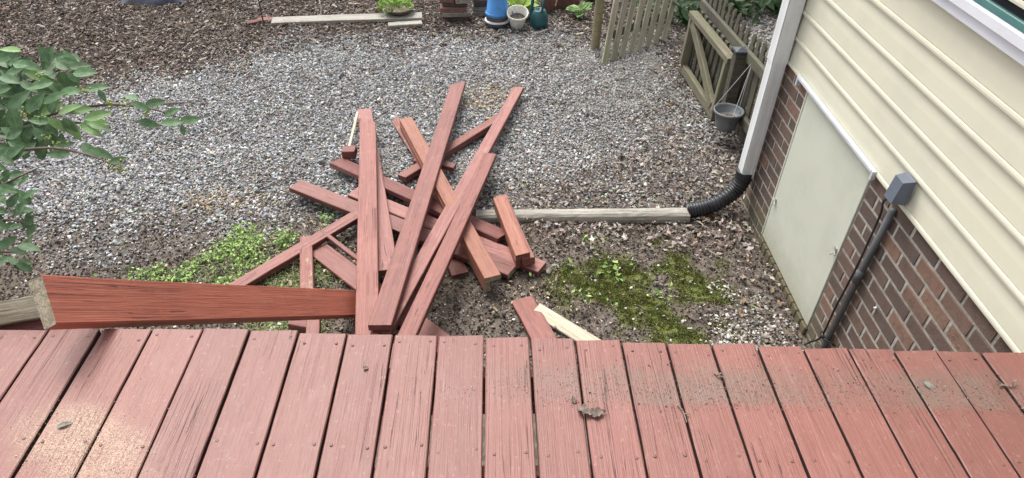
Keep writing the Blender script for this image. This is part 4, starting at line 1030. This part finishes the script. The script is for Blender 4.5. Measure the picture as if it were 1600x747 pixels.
def place_leaf(me, P, dirv, nrm, s_, parent):
    x_ = Vector(dirv).normalized(); n_ = Vector(nrm); z_ = (n_ - x_ * n_.dot(x_)).normalized(); y_ = z_.cross(x_)
    m_ = Matrix((x_, y_, z_)).transposed().to_4x4() @ Matrix.Diagonal((s_, s_, s_, 1)); m_.translation = P
    return link('leaf', me, None, parent, M=m_)
def rosette(name, label, cat, base, nl, L, W, mat, key, spread=(.2, 1.1), h=.02, group=None):
    r = thing(name, label, cat, base, group); me = leaf_data(key, L, W, mat, fold=.3, droop=.25)
    for i in range(nl):
        a_ = i * 2.4 + random.uniform(-.4, .4); el = random.uniform(*spread); rr = random.uniform(.0, .35) * L
        dv = Vector((math.cos(a_) * math.cos(el), math.sin(a_) * math.cos(el), math.sin(el)))
        P = Vector(base) + Vector((math.cos(a_) * rr, math.sin(a_) * rr, h + random.uniform(0, L * .5)))
        place_leaf(me, P, dv, Vector((0, 0, 1)) + dv * -.3 + Vector((0, -.3, 0)), random.uniform(.6, 1.1), r)
    mb = MB(); mb.tube([Vector(base) + Vector((0, 0, -.02)), Vector(base) + Vector((0, 0, h + L * .5))], [.012, .006], 6); mb.build('stem', mat, None, r)
    return r
HOSTA = leaf_mat('hosta_yellow', (0.30, 0.42, 0.07), (0.24, 0.36, 0.05), (0.36, 0.46, 0.12))
HOSTV = leaf_mat('hosta_variegated', (0.13, 0.27, 0.06), (0.11, 0.23, 0.05), (0.2, 0.3, 0.1), ((0.55, 0.58, 0.30), .05))
IVY = leaf_mat('dark_evergreen_leaf', (0.035, 0.075, 0.025), (0.05, 0.10, 0.035), (0.08, 0.13, 0.05))
MIDG = leaf_mat('mid_green_leaf', (0.09, 0.19, 0.04), (0.07, 0.15, 0.035), (0.14, 0.24, 0.07))
SED = leaf_mat('sedum_leaf', (0.26, 0.42, 0.06), (0.20, 0.36, 0.05), (0.3, 0.45, 0.1))
def g0(px_, py_): q = G(px_, py_, 0); return Vector((q.x, q.y, 0))
rosette('hosta', 'yellow green hosta behind the cream pot', 'plant', g0(812, 30), 44, .17, .10, HOSTA, 'hy', (.1, 1.2), .06)
rosette('hosta', 'variegated hosta with cream edged leaves left of the round post', 'plant', g0(905, 28), 18, .13, .08, HOSTV, 'hv', (.1, 1.0), .04)
rosette('hosta', 'small variegated hosta right of the watering can', 'plant', g0(872, 10), 14, .12, .075, HOSTV, 'hv', (.1, 1.0), .05)
rosette('garden_plant', 'green leafy plant behind the watering can', 'plant', g0(850, 12), 26, .12, .07, MIDG, 'mg', (.1, 1.2), .06)
rosette('garden_plant', 'low green plant between the hostas at the back edge', 'plant', g0(925, 4), 24, .12, .07, MIDG, 'mg', (.1, 1.2), .03)
for a_, lab in ((1064, 'dark evergreen ground plant just right of the leaning gate'), (1098, 'dark evergreen ground plant behind the folded gate'), (1150, 'dark evergreen plant behind the picket fence tops'), (1210, 'dark evergreen plant behind the white downspout')):
    q = g0(a_, 44 if a_ < 1080 else 30) + Vector((.05, .1, 0))
    r = rosette('evergreen_plant', lab, 'plant', q, 45, .13, .07, IVY, 'iv', (-.1, 1.2), .05, 'dark evergreens behind the fence')
    for i in range(120):
        dv = Vector((random.uniform(-1, 1), random.uniform(-1, .6), random.uniform(-.2, .8)))
        place_leaf(leaf_cache['iv'], q + Vector((random.gauss(0, .27), random.gauss(.18, .22), random.uniform(.03, .48))), dv, (random.uniform(-.3, .3), -.4, 1), random.uniform(.6, 1.1), r)
# edging stones behind
for (a_, b_, L_, H_, lab) in ((855, 22, .16, .22, 'upright brown edging slab right of the watering can'), (884, 18, .26, .16, 'tilted brown edging slab left of the variegated hosta')):
    q = g0(a_, b_); V, F = bev_box((-L_ / 2, -.035, -.05), (L_ / 2, .035, H_), .008); V = [(v[0] + random.uniform(-.006, .006), v[1] + random.uniform(-.006, .006), v[2] + random.uniform(-.006, .006)) for v in V]
    tag(mesh_obj('edging_slab', V, F, PAV, None, None, M=Matrix.Translation(q + Vector((0, .08, 0))) @ Euler((.25, .15 if L_ > .2 else 0, R_(8))).to_matrix().to_4x4()), lab, 'slab')
# dish planter with sedum
q = g0(624, 26) + Vector((0, 0, .052))
DISH = plain('dark_clay_dish', (0.12, 0.085, 0.065), (0.2, 0.16, 0.13), 20, .8)
mb = MB(); mb.lathe([(0, .0), (.12, .0), (.165, .05), (.175, .055), (.172, .062), (.155, .052), (.1, .03), (0, .03)], 32)
dish = mb.build('dish_planter', DISH, q, None, True); tag(dish, 'shallow dark clay dish standing on the long grey plank', 'planter')
sedum = thing('sedum', 'bright green sedum plant spilling from the clay dish', 'plant', q + Vector((0, 0, .035)))
me = leaf_data('sd', .055, .026, SED, fold=.4, droop=.1, n=5)
for i in range(190):
    a_ = random.uniform(0, 6.283); rr = .17 * math.sqrt(random.random()); el = random.uniform(.1, 1.3)
    P = q + Vector((rr * math.cos(a_) - .035, rr * math.sin(a_), .04 + .10 * (1 - (rr / .19) ** 2) * random.uniform(.4, 1)))
    place_leaf(me, P, (math.cos(a_) * math.cos(el), math.sin(a_) * math.cos(el), math.sin(el)), (0, -.2, 1), random.uniform(.7, 1.25), sedum)

# pots
BLUE = plain('blue_glaze', (0.055, 0.235, 0.56), (0.045, 0.19, 0.47), 8, .3, .06, 20)
q = g0(777, 40)
mb = MB(); mb.lathe([(0, 0), (.128, 0), (.135, .02), (.128, .05), (0, .05)], 28); tag(mb.build('plant_saucer', BLACK, q, None, True), 'black saucer on the ground at the base of the blue pot pile', 'saucer')
mb = MB(); mb.lathe([(.0, .0), (.120, .0), (.138, .008), (.138, .024), (.128, .028), (0, .028)], 28); tag(mb.build('plant_saucer', WHITE, q + Vector((0, 0, .051)), None, True), 'off white saucer rim beneath the dark rings under the blue pot', 'saucer')
mb = MB(); mb.lathe([(0, 0), (.118, 0), (.125, .015), (.116, .02), (.124, .035), (.115, .045), (0, .045)], 28); tag(mb.build('plant_saucer', plain('dark_terracotta', (0.09, 0.06, 0.05), (.13, .09, .075), 30, .7), q + Vector((0, 0, .080)), None, True), 'dark brown ridged pot rim directly beneath the blue pot', 'saucer')
mb = MB(); mb.lathe([(.112, .0), (.130, .0), (.133, .028), (.126, .034), (.118, .04), (.098, .235), (.092, .245), (0, .245)], 32)
mb2 = mb.build('flower_pot', BLUE, q + Vector((0, 0, .126)), None, True); tag(mb2, 'scratched blue flower pot turned upside down', 'pot')
mb = MB(); mb.lathe([(.0, .002), (.06, .003), (.088, .0005)], 20); mb.build('pot_base', plain('chalky_blue', (0.35, 0.5, 0.66), (.1, .3, .6), 60, .7), q + Vector((0, 0, .371)), mb2)
CREAM = plain('cream_pot_plastic', (0.74, 0.73, 0.67), (0.64, 0.63, 0.57), 10, .5, .05)
q = g0(808, 42)
PT = Matrix.Translation(q + Vector((0, -.01, .02))) @ Euler((R_(20), 0, 0)).to_matrix().to_4x4() @ Matrix.Scale(.9, 4)
mb = MB(); mb.lathe([(0, 0), (.075, 0), (.082, .01), (.112, .165), (.128, .17), (.131, .200), (.122, .203), (.112, .17), (.100, .10), (0, .10)], 48, rib=.010)
cp = mb.build('flower_pot', CREAM, None, None, False, M=PT); tag(cp, 'cream ribbed flower pot between the blue pot and watering can', 'pot')
mb = MB(); mb.lathe([(0, .112), (.06, .11), (.098, .106)], 20); mb.build('soil', SOIL, None, cp, M=PT @ Matrix.Identity(4))
mb = MB(); mb.tube([q + Vector((-.02, -.0, .10)), q + Vector((-.10, .05, .235))], .006, 8); tag(mb.build('plant_stick', plain('blue_stick', (0.07, 0.16, 0.42), None, 10, .4), None, None, True), 'blue stick leaning in the cream ribbed pot', 'stick')
CAN = plain('teal_plastic', (0.012, 0.085, 0.095), (0.01, 0.07, 0.08), 9, .35, .03)
q = g0(842, 42)
mb = MB(); mb.lathe([(0, 0), (.085, 0), (.098, .012), (.100, .06), (.092, .13), (.070, .185), (.052, .20), (.045, .195), (0, .17)], 28)
wc = mb.build('watering_can', CAN, q, None, True); tag(wc, 'teal plastic watering can with arched handle', 'watering can')
mb = MB(); mb.tube(dense([q + Vector(p) for p in ((.02, -.055, .18), (.03, -.075, .27), (.035, -.02, .335), (.04, .05, .32), (.05, .085, .22), (.055, .092, .10))], 30), .014, 10); mb.build('handle', CAN, None, wc, True)
mb = MB(); mb.tube(dense([q + Vector(p) for p in ((-.06, .02, .06), (-.085, .03, .16), (-.075, .04, .27), (-.055, .05, .40))], 20), [.024 - .0005 * i for i in range(21)], 10); mb.build('spout', CAN, None, wc, True)
# sticks on the gravel
for pts_, lab in (([(830, 54), (845, 50), (856, 46)], 'pale bent stick on gravel right of the watering can'), ([(255, 162), (270, 161), (287, 160)], 'small brown stick on the gravel behind the shrub tip')):
    mb = MB(); mb.tube([G(a_, b_, .035) for a_, b_ in pts_], .008, 6); tag(mb.build('stick', GREY if '830' in str(pts_) else TWIG), lab, 'stick')

# ------------------------------------------------------------------ shrub at the left, close to the camera
shrub = thing('leafy_shrub', 'leafy green shrub with berry clusters reaching in from the left', 'shrub', (-2.6, 2.2, 0))
LD = leaf_mat('shrub_leaf', (0.115, 0.205, 0.09), (0.075, 0.15, 0.066), (0.165, 0.26, 0.125), None, .5)
LL = leaf_mat('young_shrub_leaf', (0.22, 0.36, 0.13), (0.18, 0.31, 0.11), (0.27, 0.40, 0.17), None, .2)
BARK = plain('shrub_bark', (0.10, 0.075, 0.055), (0.16, 0.125, 0.09), 40, .85, .4)
mdark = leaf_data('ld', .10, .045, LD, fold=.22, droop=.10); mlight = leaf_data('ll', .10, .040, LL, fold=.25, droop=.12)
root = Vector((-2.75, 2.3, 0))
mb = MB(); mb.tube(dense([root + Vector((0, 0, -.1)), root + Vector((.03, 0, .6)), root + Vector((.1, -.02, 1.2)), root + Vector((.12, 0, 1.9))], 24), [.035 - .0009 * i for i in range(25)], 10); mb.build('stem', BARK, None, shrub, True)
branches = [[(-260, 320, 2.5), (-60, 235, 2.45), (60, 185, 2.4), (150, 165, 2.4), (225, 168, 2.42), (300, 190, 2.45)],
            [(-260, 330, 2.5), (-60, 215, 2.5), (30, 140, 2.5), (90, 110, 2.5), (105, 92, 2.5)],
            [(-260, 340, 2.4), (-60, 255, 2.35), (60, 232, 2.3), (130, 240, 2.3), (188, 262, 2.3)],
            [(-260, 340, 2.3), (-80, 320, 2.25), (0, 290, 2.2), (60, 262, 2.2)],
            [(-260, 400, 2.3), (-80, 370, 2.25), (0, 345, 2.2), (45, 350, 2.2)],
            [(-260, 420, 2.3), (-90, 410, 2.3), (-10, 395, 2.25), (30, 395, 2.25)],
            [(60, 185, 2.4), (100, 190, 2.38), (160, 195, 2.36)]]
for br in branches:
    pts_ = dense([GD(*p) for p in br], 24)
    mb = MB(); mb.tube(pts_, [.009 - .0003 * i for i in range(25)], 7); mb.build('branch', BARK, None, shrub, True)
up_ = Vector((0, 0, 1))
def lf(px, py, ang, ln, light=False, dep=2.35):
    """a leaf whose middle is seen near px,py, turned ang degrees in view, ln pixels long"""
    dep += random.uniform(-.05, .05)
    c0 = GD(px, py, dep); a_ = R_(ang); q = GD(px + math.cos(a_) * 50, py - math.sin(a_) * 50, dep + random.uniform(-.03, .06)) - c0
    tocam = (Vector(CAM) - c0).normalized()
    nrm = up_ * .75 + tocam * .75 + Vector((random.uniform(-.35, .35), random.uniform(-.35, .35), 0))
    L_ = ln * dep / FPX * .90; s_ = L_ / .10
    place_leaf(mlight if light else mdark, c0 - q.normalized() * L_ * .5, q, nrm, s_, shrub)
for t_ in [(68, 84, 120, 34), (91, 88, 20, 26), (108, 95, -10, 24), (30, 100, 170, 40), (48, 103, -20, 44), (125, 103, 10, 38), (132, 113, 5, 46), (70, 113, 160, 44), (20, 112, 200, 40), (15, 124, -15, 40), (80, 100, 60, 34), (115, 122, -40, 26),
           (62, 132, 190, 44), (110, 143, 5, 48), (152, 137, 10, 40), (85, 152, 30, 44), (30, 155, 45, 50), (55, 160, 50, 46), (24, 190, -70, 50), (75, 168, 60, 48), (5, 125, 0, 40), (0, 140, 190, 40), (45, 135, -30, 36), (160, 150, -60, 24),
           (204, 151, 160, 32), (242, 161, 15, 38), (233, 193, -10, 36), (268, 175, 30, 34), (270, 191, 10, 40), (298, 187, 10, 36), (286, 204, -80, 20), (220, 166, -20, 34),
           (62, 188, 175, 40), (20, 210, 200, 44), (110, 200, -55, 40), (140, 235, -40, 40), (60, 210, -60, 30), (90, 240, 180, 40), (40, 235, 210, 44), (160, 240, -20, 38), (185, 250, 20, 30), (25, 225, 160, 40), (100, 225, 10, 34),
           (68, 230, -100, 30), (10, 240, 180, 40)]: lf(*t_)
for t_ in [(82, 168, 35, 44), (108, 170, 25, 46), (128, 172, 15, 42), (153, 180, 18, 46), (150, 190, -5, 46), (142, 202, -30, 48), (155, 197, -15, 40), (115, 203, -55, 44), (90, 195, -35, 36), (60, 118, -10, 40), (15, 77, 170, 40)]: lf(*t_, light=True)
for i in range(84):
    lf(random.uniform(-90, 48) , random.uniform(225, 425), random.uniform(-40, 60) if random.random() < .7 else random.uniform(100, 260), random.uniform(26, 42), False, 2.2)
for i in range(110):
    lf(random.choice([random.uniform(-100, 40), random.uniform(0, 120)]), random.uniform(85, 235), random.uniform(0, 360), random.uniform(34, 48), False, 2.45)
V = []
mb = MB()
def ball(c_, r_):
    mb.add([Vector(c_) + Vector(v_) * r_ for v_ in ICO], ICF.tolist())
for (px_, py_, sp_, k_) in ((182, 258, 12, 26), (192, 268, 9, 12), (75, 214, 9, 10), (38, 178, 8, 10), (200, 166, 10, 14), (170, 162, 8, 10), (230, 176, 7, 8), (60, 120, 9, 8), (130, 140, 8, 8), (88, 228, 10, 10), (62, 182, 7, 7)):
    for i in range(k_): ball(GD(px_ + random.gauss(0, sp_ * .6), py_ + random.gauss(0, sp_ * .45), 2.33 + random.uniform(-.02, .02)), random.uniform(.0035, .0055))
o = mb.build('berries', plain('green_berry', (0.22, 0.30, 0.06), (0.3, 0.36, 0.12), 40, .4), None, shrub, True); o['kind'] = 'stuff'
